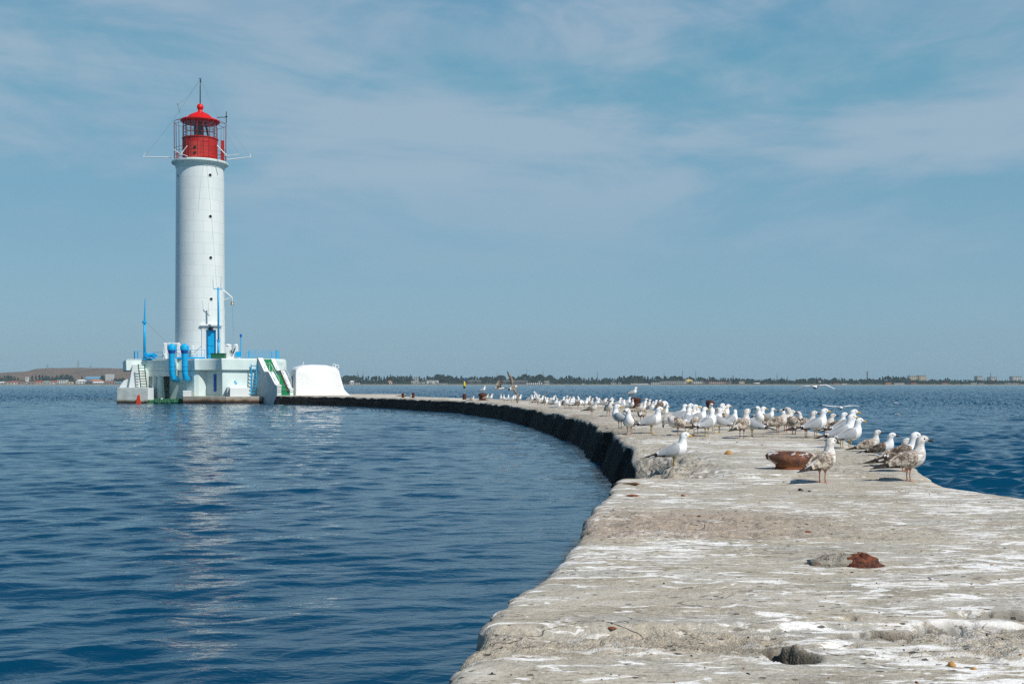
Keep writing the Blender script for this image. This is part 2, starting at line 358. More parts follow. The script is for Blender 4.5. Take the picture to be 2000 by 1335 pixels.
def deck_z(x, y, fine=True):
    x = np.asarray(x, float); y = np.asarray(y, float)
    z = PTOP+.022*(fbm(x*.8, y*.8, seed=41, o=3)-.5)
    # cast slabs: slight steps from one to the next
    for yy, st in ((3.92, .012), (6.75, .010), (11.25, .03), (19.5, -.02), (27.5, .015), (37, -.02), (48, .02)):
        z = z+st*(sstep(yy-.06, yy+.06, y+.05*(fbm(x*2, yy, seed=50, o=2)-.5)+.02*x)-.5)
    z = z-.04*(sstep(4.0, 4.06, y)*(1-sstep(4.36, 4.42, y-.03*(x-.5)+.1*(fbm(x*3, 2.0, seed=61, o=3)-.5))))*(.35+.65*(1-sstep(.6, 1.4, x)))
    rm = rough_mask(x, y)
    if fine:
        b = fbm(x*9, y*9, seed=71, o=4, g=.62)-.5
        z = z+rm*.055*b*np.where(y > 11, 1.6, 1.0)+.010*(fbm(x*6, y*6, seed=72, o=4)-.5)
        z = z+rm*.022*(fbm(x*24, y*24, seed=74, o=4, g=.75)-.5)*(y < 9)
    r3 = sstep(11.1, 11.4, y)*(1-sstep(15.4, 17, y))*(1-sstep(1.6, 2.5, x-(y-12)*.08))
    z = z-(.06+.16*(1-sstep(0, .55, x-edgeL(y))))*r3+.15*r3*(np.abs(fbm(x*3.6, y*3.0, seed=77, o=4, g=.62)-.5)*2.2-.55)
    wx, wy = x+.10*(fbm(x*13, y*13, seed=140, o=3, g=.6)-.5), y+.14*(fbm(x*11+5, y*11, seed=141, o=3, g=.6)-.5)
    for cx, cy, sx, sy, rot, d in ((.925, 3.97, .05, .075, .35, .15), (.985, 3.88, .055, .05, 0, .10), (2.02, 4.59, .19, .045, -.12, .13), (1.40, 4.27, .17, .028, .10, .085), (1.70, 4.40, .12, .024, .1, .06), (1.22, 4.12, .06, .03, -.3, .05), (.52, 4.35, .05, .03, 0, .05), (1.30, 4.02, .14, .025, -.15, .06),
                                  (.98, 4.19, .03, .025, 0, .035), (.62, 4.02, .05, .02, 0, .03), (1.3, 4.5, .16, .016, .1, .025), (1.75, 4.15, .08, .02, .2, .03), (.35, 4.33, .05, .02, 0, .035)):
        z = z-d*gbox(wx, wy, cx, cy, sx, sy, rot, 3.5)*(.55+.9*fbm(x*22, y*22, seed=81, o=3))
    e = x-edgeL(y); z = z-sstep(12, 14, y)*.30*np.clip(fbm(y*1.7, x*.6, seed=151, o=4, g=.65)-.42, 0, 1)*np.exp(-np.clip(e, 0, 9)/.16)
    z = z-(.02+.05*fbm(x*4, y*2.4, seed=83, o=3))*np.exp(-np.clip(e, 0, 9)/.026)
    return z

def pier_mats():
    m, t, b = newmat('weathered_concrete_deck'); v = posco(t)
    at = lambda k: N(t, 'ShaderNodeAttribute', attribute_name=k).outputs['Fac']
    rough, red = at('rough'), at('red')
    big = noise(t, v, .55, 5, .6, .3); mid = noise(t, v, 3.2, 6, .65, .4, (1, 1.6, 1)); fine = noise(t, v, 48, 5, .75)
    c = mixc(t, ramp(t, mid, [(.3, 0), (.7, 1)]), (.34, .305, .24), (.48, .445, .37))
    c = mixc(t, ramp(t, big, [(.35, 0), (.65, .65)]), c, (.41, .37, .30))
    c = mixc(t, ramp(t, noise(t, v, 1.7, 5, .6, .8, (.7, 2.2, 1)), [(.48, 0), (.66, .7)]), c, (.37, .37, .35))
    c = mixc(t, 1, c, ramp(t, fine, [(.28, .62), (.72, 1.32)]), 'MULTIPLY')
    # exposed aggregate
    vo = N(t, 'ShaderNodeTexVoronoi', ins={'Scale': 120, 'Randomness': 1}); t.links.new(v, vo.inputs['Vector'])
    bw = N(t, 'ShaderNodeRGBToBW'); t.links.new(vo.outputs['Color'], bw.inputs[0])
    ag = ramp(t, bw.outputs[0], [(.12, (.085, .07, .05)), (.34, (.27, .22, .16)), (.6, (.36, .32, .25)), (.82, (.50, .47, .41)), (.93, (.22, .12, .075))])
    ag = mixc(t, red, ag, mixc(t, ramp(t, fine, [(.35, 0), (.65, 1)]), (.25, .155, .105), (.40, .30, .23)))
    c = mixc(t, mth(t, 'MULTIPLY', rough, .5), c, ag)
    st = noise(t, v, 1.9, 7, .7, 1.2, (.8, 1.9, 1)); c = mixc(t, ramp(t, st, [(.52, 0), (.66, .55)]), c, (.20, .172, .130))
    # bird lime: splashes and long smears
    g1 = noise(t, v, 4.2, 8, .64, 1.1, (.85, 2.5, 1)); g2 = noise(t, v, 13.0, 6, .66, .9, (.9, 2.4, 1)); gm = noise(t, v, .8, 3, .5)
    ga = mth(t, 'ADD', g1, mth(t, 'MULTIPLY', mth(t, 'SUBTRACT', gm, .5), .36))
    gb = mth(t, 'ADD', g2, mth(t, 'MULTIPLY', mth(t, 'SUBTRACT', gm, .5), .30))
    gu = mth(t, 'MAXIMUM', ramp(t, ga, [(.548, 0), (.60, 1)]), ramp(t, gb, [(.605, 0), (.645, .95)]))
    gu = mth(t, 'MULTIPLY', gu, mth(t, 'SUBTRACT', 1.0, mth(t, 'MULTIPLY', rough, .72)))
    film = ramp(t, noise(t, v, 1.4, 6, .65, 1.0, (.8, 2.4, 1)), [(.5, 0), (.68, .5)])
    c = mixc(t, mth(t, 'MULTIPLY', film, mth(t, 'SUBTRACT', 1.0, rough)), c, (.60, .585, .54))
    c = mixc(t, mth(t, 'MULTIPLY', gu, .95), c, (.82, .82, .81))
    # dirt specks, dark smears and rust marks
    sp = noise(t, v, 24, 3, .6, .5, (1, 2.4, 1)); c = mixc(t, ramp(t, sp, [(.685, 0), (.72, .85)]), c, (.06, .05, .035))
    sm = noise(t, v, 4.2, 6, .7, 1.0, (.6, 4.5, 1)); c = mixc(t, ramp(t, sm, [(.645, 0), (.70, .75)]), c, (.10, .085, .06))
    ru = noise(t, v, 2.3, 4, .6, .3, (1, 2.0, 1)); c = mixc(t, ramp(t, ru, [(.735, 0), (.79, .7)]), c, (.26, .10, .04))
    # hairline cracks and short dark scratches
    k1 = mth(t, 'ABSOLUTE', mth(t, 'SUBTRACT', noise(t, v, 1.3, 4, .6, .8, (.7, 1.5, 1)), .5)); k2 = noise(t, v, 1.1, 2, .5)
    ck = mth(t, 'MULTIPLY', ramp(t, k1, [(.0, 1), (.006, 0)]), ramp(t, k2, [(.54, 0), (.62, .8)])); c = mixc(t, ck, c, (.075, .06, .045))
    da = noise(t, v, 17, 4, .7, .4, (.45, 2.2, 1)); c = mixc(t, ramp(t, da, [(.615, 0), (.66, .85)]), c, (.085, .07, .05))
    vp = N(t, 'ShaderNodeTexVoronoi', ins={'Scale': 15, 'Randomness': 1}); mpv = N(t, 'ShaderNodeMapping'); mpv.inputs['Scale'].default_value = (.8, 1.3, 1); t.links.new(v, mpv.inputs[0]); t.links.new(mpv.outputs[0], vp.inputs['Vector'])
    bp = N(t, 'ShaderNodeRGBToBW'); t.links.new(vp.outputs['Color'], bp.inputs[0]); wob = mth(t, 'ADD', vp.outputs['Distance'], mth(t, 'MULTIPLY', mth(t, 'SUBTRACT', fine, .5), .35))
    pk = mth(t, 'MULTIPLY', ramp(t, wob, [(.10, 1), (.20, 0)]), ramp(t, bp.outputs[0], [(.50, 0), (.54, .9)])); c = mixc(t, pk, c, (.055, .045, .035))
    c = mixc(t, 1, c, (1.12, 1.09, 1.04), 'MULTIPLY')
    c = mixc(t, at('pit_shade'), c, (.05, .042, .032))  # shade inside the holes and wide cracks, painted as dark colour
    t.links.new(c, b.inputs['Base Color']); b.inputs['Roughness'].default_value = .88; b.inputs['Specular IOR Level'].default_value = .25
    h = mth(t, 'ADD', mth(t, 'MULTIPLY', fine, .35), mth(t, 'MULTIPLY', noise(t, v, 11, 6, .7), 1.0))
    h = mth(t, 'SUBTRACT', h, mth(t, 'ADD', mth(t, 'MULTIPLY', ck, .8), mth(t, 'MULTIPLY', pk, 1.0)))
    h = mth(t, 'ADD', h, mth(t, 'MULTIPLY', mth(t, 'MULTIPLY', vo.outputs['Distance'], rough), -.3))
    bump(t, b, h, .8, .02)
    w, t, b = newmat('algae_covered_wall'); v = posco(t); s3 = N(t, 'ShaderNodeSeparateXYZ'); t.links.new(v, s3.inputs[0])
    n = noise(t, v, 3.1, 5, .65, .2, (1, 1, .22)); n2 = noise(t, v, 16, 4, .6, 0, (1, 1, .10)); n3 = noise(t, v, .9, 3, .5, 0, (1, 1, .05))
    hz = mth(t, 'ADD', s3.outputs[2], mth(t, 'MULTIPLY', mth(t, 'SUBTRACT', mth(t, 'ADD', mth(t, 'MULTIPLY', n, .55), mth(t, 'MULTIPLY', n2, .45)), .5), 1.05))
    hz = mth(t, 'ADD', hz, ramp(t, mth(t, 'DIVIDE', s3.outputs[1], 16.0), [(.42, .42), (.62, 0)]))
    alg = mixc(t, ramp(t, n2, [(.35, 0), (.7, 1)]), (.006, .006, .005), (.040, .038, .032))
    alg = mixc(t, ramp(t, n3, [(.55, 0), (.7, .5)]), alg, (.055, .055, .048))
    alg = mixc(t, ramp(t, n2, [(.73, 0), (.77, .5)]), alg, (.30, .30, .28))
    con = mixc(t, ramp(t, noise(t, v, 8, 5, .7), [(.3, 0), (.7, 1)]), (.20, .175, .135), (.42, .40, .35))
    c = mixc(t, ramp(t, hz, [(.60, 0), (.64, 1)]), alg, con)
    t.links.new(c, b.inputs['Base Color']); b.inputs['Roughness'].default_value = .9; b.inputs['Specular IOR Level'].default_value = .15
    bump(t, b, mth(t, 'ADD', noise(t, v, 9, 6, .65, 0, (1, 1, .35)), n2), .7, .05)
    return m, w
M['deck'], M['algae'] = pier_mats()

def build_pier():
    root = thing('breakwater', (0, 0, 0), 'long curved concrete breakwater, splashed white by birds, running out to the lighthouse', 'breakwater')
    ys = list(np.linspace(-6, 2.6, 30))
    while ys[-1] < 104: ys.append(ys[-1]+max(.0115, .00055*ys[-1]**2 if ys[-1] < 30 else .5))
    ys = np.array(ys); nr = len(ys)
    u = np.linspace(0, 1, 430); tt = np.concatenate([np.array([0, .0008, .002, .0035]), .005+.99*u[1:-1]**1.12, [.9975, 1.0]]); nc = len(tt)
    xl, xr = edgeL(ys), edgeR(ys)
    Y = np.repeat(ys[:, None], nc, 1); X = xl[:, None]+(xr-xl)[:, None]*tt[None, :]
    Z = deck_z(X, Y)
    Z = Z-.05*np.exp(-np.clip(xr[:, None]-X, 0, 9)/.06)*(.6+.8*fbm(X*3, Y*3, seed=90))
    rm = rough_mask(X, Y); WX, WY = X+.10*(fbm(X*13, Y*13, seed=140, o=3, g=.6)-.5), Y+.14*(fbm(X*11+5, Y*11, seed=141, o=3, g=.6)-.5); red = sstep(6.6, 6.9, Y)*(1-sstep(8.3, 9.2, Y))*(1-.8*sstep(1.2, 2.6, X))
    pit_shade = np.clip(1.4*gbox(WX, WY, .93, 3.99, .07, .10, .35)+gbox(WX, WY, .99, 3.90, .06, .06)+1.3*gbox(WX, WY, 2.02, 4.60, .20, .05, -.12)+1.2*gbox(WX, WY, 1.40, 4.28, .17, .03, .10)+gbox(WX, WY, 1.70, 4.41, .12, .025, .1)+.8*gbox(WX, WY, 1.30, 4.03, .13, .025, -.15), 0, 1)*.8
    o = gridmesh('deck', np.stack([X, Y, Z], -1), nr, nc, M['deck'], {'rough': rm, 'red': red, 'pit_shade': pit_shade}); o.parent = root
    for side, name in ((0, 'side_wall'), (1, 'side_wall')):
        zc = np.linspace(0, 1, 26); nz = len(zc)
        x0 = X[:, 0 if side == 0 else -1]; z0 = Z[:, 0 if side == 0 else -1]
        sg = -1 if side == 0 else 1
        ZZ = z0[:, None]+(-.7-z0)[:, None]*zc[None, :]; YY = np.repeat(ys[:, None], nz, 1)
        d = (.03+.02*zc[None, :]*2)+.10*(fbm(YY*2.1, ZZ*1.1, seed=101+side, o=4, g=.6)-.5)+.03*(fbm(YY*9, ZZ*3, seed=105, o=3)-.5)
        d = d+.09*(fbm(YY*8, ZZ*8, seed=131, o=4, g=.65)-.5)*(1-sstep(8, 12, YY))
        if side == 0: d = d+(.42*sstep(13, 17, YY)-.06*np.exp(-((YY-9.6)/6)**2))*zc[None, :]**1.3+.07*(_hash(np.floor(YY/.62), np.zeros_like(YY), np.zeros_like(YY), 8)-.5)*sstep(11, 13, YY)
        XX = x0[:, None]+sg*d*np.minimum(zc[None, :]*5, 1)
        V = np.stack([XX, YY, ZZ], -1)
        if side == 0: V = V[:, ::-1]
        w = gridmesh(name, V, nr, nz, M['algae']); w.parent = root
    return root
build_pier()
def ground(x, y): return float(deck_z(np.array([x]), np.array([y]), True)[0])
def on_pier(x, y, m=.05): return edgeL([y])[0]+m < x < edgeR([y])[0]-m
build_water()
# ------------------------------------------------------------------ lighthouse
LD = 97.0; S = LD/FPX
LC = Vector(((391-1000)*S, LD, 0))
def lz(y, d=LD): return CAMZ-(y-HOR)*d/FPX
def lp(x, y, v=0.0):
    """point seen at pixel (x, y), v metres nearer than the tower axis"""
    return P(x, y, LD-v)
def ring(c, r, z, n=48, a0=0, a1=2*math.pi, full=True):
    k = n if full else n+1
    return [(c[0]+r*math.cos(a0+(a1-a0)*i/n), c[1]+r*math.sin(a0+(a1-a0)*i/n), z) for i in range(k)]
ZB = lz(703)                                  # platform level
LH = thing('lighthouse', (LC.x, LC.y, ZB), 'tall round white lighthouse with red lantern and dome', 'lighthouse')
LO = LH.location.copy()
def build_tower():
    z0, z1 = ZB-.02, lz(318, 95); r0, r1 = 2.08, 2.0; n = 96; nr = 40
    me_v = []; uvs = []
    for i in range(nr+1):
        f = i/nr; r = r0+(r1-r0)*f; z = z0+(z1-z0)*f
        for k in range(n+1):
            a = 2*math.pi*k/n; me_v.append((r*math.cos(a), r*math.sin(a), z-ZB)); uvs.append((a*2.04, z-z0+.35))
    fs = [(i*(n+1)+k, i*(n+1)+k+1, (i+1)*(n+1)+k+1, (i+1)*(n+1)+k) for i in range(nr) for k in range(n)]
    me = bpy.data.meshes.new('tower'); me.from_pydata(me_v, [], fs); me.materials.append(M['tower'])
    uv = me.uv_layers.new(name='UVMap')
    for l in me.loops: uv.data[l.index].uv = uvs[l.vertex_index]
    me.polygons.foreach_set('use_smooth', [True]*len(me.polygons))
    o = bpy.data.objects.new('tower', me); COL.objects.link(o); o.parent = LH
build_tower()
zc = lz(319, 94.8)
MB().lathe((LC.x, LC.y, 0), [(1.9, zc-.1), (2.03, zc-.1), (2.06, zc+.05), (2.14, zc+.17), (2.27, zc+.27), (2.37, zc+.31), (2.38, zc+.44), (2.3, zc+.50), (.3, zc+.52)], 72).build('gallery', M['paint_white'], LH, LO, auto=30)
zg = zc+.52
dr = 1.46; zt = lz(266, 95.5)
def build_lantern():
    # red drum
    o = MB().lathe((LC.x, LC.y, 0), [(dr, zg-.02), (dr, zt), (dr+.06, zt+.02), (dr+.06, zt+.10), (dr-.05, zt+.12)], 40).build('drum', M['red_dull'], LH, LO, auto=30)
    aim = math.atan2(-LC.y, -LC.x)             # direction to the photographer's side of the pier
    def on(r, a, z): return (LC.x+r*math.cos(aim+a), LC.y+r*math.sin(aim+a), z)
    # door panel with two round ventilators
    m = MB(); a0, a1 = R(-38), R(-2); n = 8
    for (ra, za, zb) in ((dr+.035, zg+.03, zt-.42),):
        pts = [on(ra, a0+(a1-a0)*i/n, za) for i in range(n+1)]+[on(ra, a1-(a1-a0)*i/n, zb) for i in range(n+1)]
        inner = [on(dr-.02, a0+(a1-a0)*i/n, za) for i in range(n+1)]+[on(dr-.02, a1-(a1-a0)*i/n, zb) for i in range(n+1)]
        k = len(pts); fs = []
        for i in range(n): fs.append((i, i+1, 2*n-i, 2*n+1-i))
        for i in range(k): fs.append((i, k+i, k+(i+1) % k, (i+1) % k))
        m.add(pts+inner, fs)
    pnl = m.build('door', M['red_panel'], LH, LO)
    for zz in (lz(287.5, 95.5), lz(298, 95.5)):
        c = Vector(on(dr+.03, R(-17), zz)); d = Vector((math.cos(aim+R(-17)), math.sin(aim+R(-17)), 0))
        MB().tube([c, c+d*.05], .125, 14).build('ventilator', M['black'], pnl, LO)
    # seams and rain strips on the drum
    m = MB()
    for a in (-72, -50, 28, 62): MB().tube([on(dr+.012, R(a), zg), on(dr+.012, R(a), zt)], .022, 5).build('drum_seam', M['red_dull'], LH, LO)
    m.tube([on(dr+.012, R(5+i*5), zt-.35) for i in range(6)], .025, 5)
    m.build('drum_seam', M['red_dull'], LH, LO)
    # glazing
    ze = lz(232, 95.4)
    MB().lathe((LC.x, LC.y, 0), [(dr-.06, zt+.1), (dr-.06, ze+.05)], 32, cap=False).build('glazing', M['glass'], LH, LO, smooth=True)
    m = MB()
    for i in range(16):
        a = R(11+i*22.5); m.tube([on(dr-.04, a, zt+.08), on(dr-.04, a, ze+.08)], .028, 6)
    for zz in (zt+.5, zt+1.02):
        m.tube([on(dr-.04, R(i*10), zz) for i in range(37)], .024, 5)
    m.build('glazing_bars', M['red_frame'], LH, LO)
    # lamp and lens inside
    m = MB(); m.lathe((LC.x-.12, LC.y, 0), [(.1, zt+.02), (.40, zt+.15), (.42, zt+.35), (.44, ze-.22), (.3, ze-.05), (.05, ze)], 20); m.build('lens', M['lens'], LH, LO, auto=40)
    m = MB(); m.tube([on(.75, R(70), zt+.1), on(.5, R(60), ze)], .09, 8); m.build('lamp_post', M['black'], LH, LO)
    # eave, dome, ball
    er = 1.66
    MB().lathe((LC.x, LC.y, 0), [(dr-.12, ze-.02), (er-.14, ze+.0), (er, ze+.10), (er+.01, ze+.16), (er-.05, ze+.23), (1.2, ze+.30), (1.15, ze+.33)], 48).build('eave', M['red'], LH, LO, auto=35)
    z5 = ze+.30; prof = [(1.15, z5)]; DF = [0, .17, .34, .5, .67, .8, .87, .94, 1]; DRR = [1.15, 1.07, .98, .86, .69, .51, .37, .28, .22]
    for i in range(1, 11):
        f = i/10; prof.append((float(np.interp(f, DF, DRR)), z5+.66*f))
    prof += [(.19, z5+.76), (.19, z5+.86), (.05, z5+.87)]
    dm = MB().lathe((LC.x, LC.y, 0), prof, 48).build('dome', M['red'], LH, LO, auto=40)
    zb = z5+1.08; bp = [(.02, zb-.29)]+[(.29*math.cos(R(a)), zb+.29*math.sin(R(a))) for a in range(-78, 90, 12)]+[(.02, zb+.30), (.015, zb+.40)]
    MB().lathe((LC.x, LC.y, 0), bp, 28).build('ball', M['red'], dm, LO, smooth=True)
    m = MB()
    for a in range(0, 360, 45): m.tube([on(float(np.interp(f, DF, DRR))+.012, R(a+10), z5+.66*f+.006) for f in [k/8 for k in range(9)]], .017, 5)
    m.build('dome_rib', M['red'], dm, LO)
    ztop = lz(153)
    ms = MB(); ms.tube([(LC.x, LC.y, zb+.25), (LC.x, LC.y, zb+1.2), (LC.x, LC.y, ztop)], [.05, .045, .03], 8)
    ms.tube([(LC.x-.14, LC.y, ztop-.02), (LC.x+.14, LC.y, ztop-.02)], .018, 5); ms.tube([(LC.x+.03, LC.y, ztop-.35), (LC.x+.03, LC.y, ztop-.1)], .05, 6)
    ms.build('mast', M['black'], LH, LO)
    # cage of thin rods round the gallery
    cr = 2.16; m = MB()
    for i in range(30):
        a = R(6+i*12)
        if 40 < (math.degrees(a)) % 360 < 75: continue
        m.tube([on(cr, a, zg), on(cr, a, zg+.45), on(cr+.02, a, ze-.05)], .013, 5)
    for zz, rr in ((zg+.42, cr), (zg+.72, cr), (zg+1.02, cr), (ze-.05, cr+.02)): m.tube([on(rr, R(i*8), zz) for i in range(46)], .017, 5)
    for i in range(10): m.tube([on(cr+.02, R(i*36+6), ze-.05), on(er, R(i*36+6), ze+.07)], .02, 5)
    m.build('cage', M['red_frame'], LH, LO)
    # red cabinets on the gallery
    def cab(a, w, d, h, z, name='cabinet'):
        c = on(1.86, R(a), zg+z+h/2); MB().box(c, (d, w, h), aim+R(a)).build(name, M['red_dull'], LH, LO, bevel=.02)
    cab(80, .62, .12, 1.5, 0); cab(88, .12, .30, 1.95, 0.02); cab(99, .24, .10, 1.85, 0.0); cab(-88, .42, .10, .72, 0)
    # white booms carrying the wire aerials
    def W_(x, y, v=0): return lp(x, y, v)
    def boom(*runs):
        m = MB()
        for pts, r in runs: m.tube(pts, r, 6)
        m.build('boom', M['paint_white_clean'], LH, LO)
    boom(([W_(338, 308, .6), W_(308, 307, .6), W_(280, 306.5, .6)], [.05, .045, .035]), ([W_(280, 306.5, .6), W_(285, 297, .6)], .025))
    boom(([W_(444, 312, .6), W_(470, 309, .6), W_(490, 306.5, .6)], [.05, .045, .035]), ([W_(490, 306.5, .6), W_(488, 300, .6)], .025))
    boom(([W_(438, 305, -1), W_(467, 301.5, -1)], .035)); boom(([W_(352, 303, 2.1), W_(366, 284, 1.9)], .035)); boom(([W_(424, 284, 1.9), W_(443, 304, 1.9)], .04)); boom(([W_(339, 292, 1.4), W_(352, 300, 2.1), W_(366, 305, 2.4)], .035))
    m = MB(); m.tube([W_(442, 218), W_(442, 241)], .035, 6); m.tube([W_(424, 229.5), W_(442, 229)], .03, 6); m.tube([W_(440, 228), W_(444, 228)], .05, 6)
    m.build('aerial', M['black'], LH, LO)
    m = MB(); m.tube([W_(351.5, 222, .5), W_(347.5, 203, .5)], .022, 6); m.tube([W_(347.5, 205, .5), W_(346.5, 202, .5)], .05, 6); m.build('aerial', M['wire'], LH, LO)
    m = MB()
    for (x, y, v) in ((280, 306.5, .6), (490, 306.5, .6), (467, 301.5, -1), (347.5, 203, .5)):
        a, b = Vector((LC.x, LC.y, ztop-.03)), W_(x, y, v)
        m.tube([a.lerp(b, k/10)-Vector((0, 0, .35*math.sin(math.pi*k/10))) for k in range(11)], .007, 4)
    m.build('stay_wire', M['wire'], LH, LO)
build_lantern()

def tower_pt(x, y, out=0.0):
    """point on the tower's shell seen at pixel (x, y)"""
    f = (lz(y, 95)-ZB)/(lz(318, 95)-ZB); r = 2.08-.08*f+out; u = (x-391.5)*95/FPX/2.04
    aim = math.atan2(-LC.y, -LC.x); a = aim+math.asin(max(-.999, min(.999, u*1.0)))
    return Vector((LC.x+r*math.cos(a), LC.y+r*math.sin(a), lz(y, 95))), Vector((math.cos(a), math.sin(a), 0))
for (x, y) in ((410.5, 340), (410.8, 421), (411.3, 502), (412, 583), (349, 340)):
    c, d = tower_pt(x, y)
    rm_ = MB(); s2 = Vector((-d.y, d.x, 0)); up = Vector((0, 0, 1))
    rings = []
    for r, o in ((.165, -.03), (.165, .02), (.155, .03), (.135, .03), (.13, .01)):
        rings.append([c+d*o+(s2*math.cos(2*math.pi*k/18)+up*math.sin(2*math.pi*k/18))*r for k in range(18)])
    rm_.loft(rings, cap=False); w = rm_.build('porthole', M['paint_white_clean'], LH, LO, auto=30)
    MB().tube([c+d*-.05, c+d*.014], .137, 18).build('pane', M['dark_glass'], w, LO)
# entrance
def build_entrance():
    c, d = tower_pt(412.5, 690); d = Vector((math.sin(R(6)), -math.cos(R(6)), 0)); s2 = Vector((-d.y, d.x, 0)); rz = math.atan2(s2.y, s2.x)
    base = Vector((c.x, c.y, ZB)); zt2 = lz(634, 95); h = zt2-ZB
    def bx(m, u, z0, z1, w, dep, off): m.box(base+s2*u+d*off+Vector((0, 0, (z0+z1)/2)), (w, dep, z1-z0), rz); return m
    m = MB()
    for u in (-.585, .585): bx(m, u, 0, h-.42, .33, .9, -.05)
    bx(m, 0, h-.42, h-.10, 1.5, .9, -.052)
    fr = m.build('door_surround', M['paint_white_clean'], LH, LO, bevel=.015)
    m = MB(); bx(m, 0, h-.10, h+.0, 1.78, 1.15, -.02); bx(m, 0, h, h+.05, 1.66, 1.05, -.03); m.build('canopy', M['paint_white_clean'], LH, LO, bevel=.01)
    m = MB(); bx(m, 0, 0.02, h-.42, .82, .10, .15); dr_ = m.build('door', M['blue'], LH, LO, bevel=.01)
    m = MB(); bx(m, 0, .5, .56, .7, .03, .213); bx(m, 0, 1.2, 1.26, .7, .03, .213); bx(m, -.3, .02, h-.5, .05, .02, .21); m.build('door_batten', M['blue'], dr_, LO)
    m = MB(); bx(m, .02, h-.48, h-.2, .36, .16, .47); m.build('lamp', M['black'], LH, LO, bevel=.03)
    m = MB(); bx(m, -.42, h-.32, h-.24, .26, .03, .41); m.build('name_plate', M['shade_grey'], LH, LO)
build_entrance()
# bell on its bracket
m = MB(); b0, d0 = tower_pt(437, 583); b1, _ = tower_pt(436.5, 561); tip = lp(453.5, 581, .3)
m.tube([b0-d0*.1, tip], .05, 7); m.tube([b1-d0*.1, tip], .05, 7); m.tube([tip, tip-Vector((0, 0, .3))], .035, 6)
br = m.build('bell_bracket', M['paint_white_clean'], LH, LO)
bt = tip-Vector((0, 0, .28))
bl = MB().lathe((bt.x, bt.y, bt.z), [(.02, 0), (.06, -.02), (.09, -.07), (.10, -.17), (.13, -.27), (.17, -.33), (.165, -.345), (.02, -.31)], 20).build('bell', M['bell'], br, LO, auto=50)
MB().tube([bt-Vector((0, 0, .4)), lp(454, 610, .3), lp(455.5, 640, .35), lp(455, 665, .6)], .009, 4).build('bell_rope', M['wire'], br, LO)
m = MB(); m.tube([tower_pt(398-10*math.sin(k/8*1.4), 319+k*12, .012)[0] for k in range(9)], .004, 4); m.tube([tower_pt(404+22*math.sin(k/14*1.5), 322+k*26, .012)[0] for k in range(10)], .0045, 4)
m.build('conductor_cable', M['wire'], LH, LO)

# ------------------------------------------------------------------ base of the lighthouse
BASE = thing('lighthouse_footing', (LC.x, LC.y-1, 0), 'white lobed concrete base below the lighthouse, with blue pipes and green stairs', 'lighthouse base')
BO = BASE.location.copy()
def pv(x, v):
    d = LD-v; return ((x-1000)*d/FPX, d)
ZS0, ZS1 = lz(724), lz(703)
def arc(a, b, bulge, n=8):
    a, b = Vector(a), Vector(b); q = (b-a); nrm = Vector((q.y, -q.x)).normalized()
    return [tuple(a.lerp(b, i/n)+nrm*(-bulge*math.sin(math.pi*i/n))) for i in range(1, n+1)]
front = [pv(246, 1.7), pv(287, .9)]+arc(pv(287, .9), pv(332, 3.9), .12)+[pv(341, 3.6), pv(347, 2.5)]+arc(pv(347, 2.5), pv(380, 4.0), .15)+[pv(388, 3.9)]
front += arc(pv(388, 3.9), pv(433, 5.0), .34, 12)
front += [pv(503, 3.75), pv(536, 3.0), pv(558, 1.5)]
plan = front+[pv(560, -5), pv(240, -5)]
def inset(pl, k):
    c = Vector((LC.x, LC.y)); return [tuple(c+(Vector(p)-c)*k) for p in pl]
MB().prism(plan, ZS0, ZS1).build('platform', M['paint_white'], BASE, BO, bevel=.05, auto=30)
MB().prism(inset(plan, .985), ZS1+.004, ZS1+.05).build('platform_coping', M['paint_white_clean'], BASE, BO)
# deeper apron over the open bay on the left
MB().prism([pv(287.5, .88)]+arc(pv(287.5, .88), pv(332, 3.87), .12)+[pv(341, 3.57), pv(346.5, 2.5), pv(346, .5), pv(290, -1)], lz(735), ZS0-.003).build('apron', M['paint_white'], BASE, BO, bevel=.03, auto=30)
# wall below, with a bay left open on the left
wall = [pv(331, 1.6), pv(346, 2.1)]+arc(pv(346, 2.1), pv(379, 3.65), .1)+[pv(388, 3.65), pv(404, 3.3)]+arc(pv(404, 3.3), pv(434, 4.78), .25)+[pv(503, 3.52), pv(540, 2.4), pv(552, -4.6), pv(262, -4.6), pv(262, -1.2), pv(331, -1.2)]
MB().prism(wall, -.4, ZS0-.002).build('lower_wall', M['paint_white'], BASE, BO, bevel=.04, auto=30)
for x, v, w in ((304, 1.5, .36), (314, 2.3, .36), (293, .6, .5)):
    c = pv(x, v); m = MB(); m.prism([(c[0]+w*math.cos(R(a)), c[1]+w*.8*math.sin(R(a))) for a in range(0, 360, 30)], .0, lz(735)-.002, top=[(c[0]+w*.72*math.cos(R(a)), c[1]+w*.6*math.sin(R(a))) for a in range(0, 360, 30)])
    m.build('pillar', M['paint_white'], BASE, BO, auto=40)
# flared white buttress at the left end
prof = [(232, 757.5), (234, 753), (241, 743), (250, 739.5), (258, 729), (263, 723.5), (287, 723.5), (287, 757.5)]
m = MB(); k = len(prof); vs = [lp(x, y, 1.55) for x, y in prof]+[lp(x, y, 1.55)+Vector((0, 3.5, 0)) for x, y in prof]
m.add(vs, [tuple(range(k)), tuple(range(2*k-1, k-1, -1))]+[(i, k+i, k+(i+1) % k, (i+1) % k) for i in range(k)]); m.build('buttress', M['paint_white_clean'], BASE, BO, bevel=.05)
MB().prism([pv(251, 2.0), pv(271, 2.0), pv(271, 1.3), pv(251, 1.3)], lz(757.5), lz(712), top=[pv(259, 1.95), pv(271, 1.95), pv(271, 1.3), pv(259, 1.3)]).build('buttress_rib', M['paint_white_clean'], BASE, BO, bevel=.03)
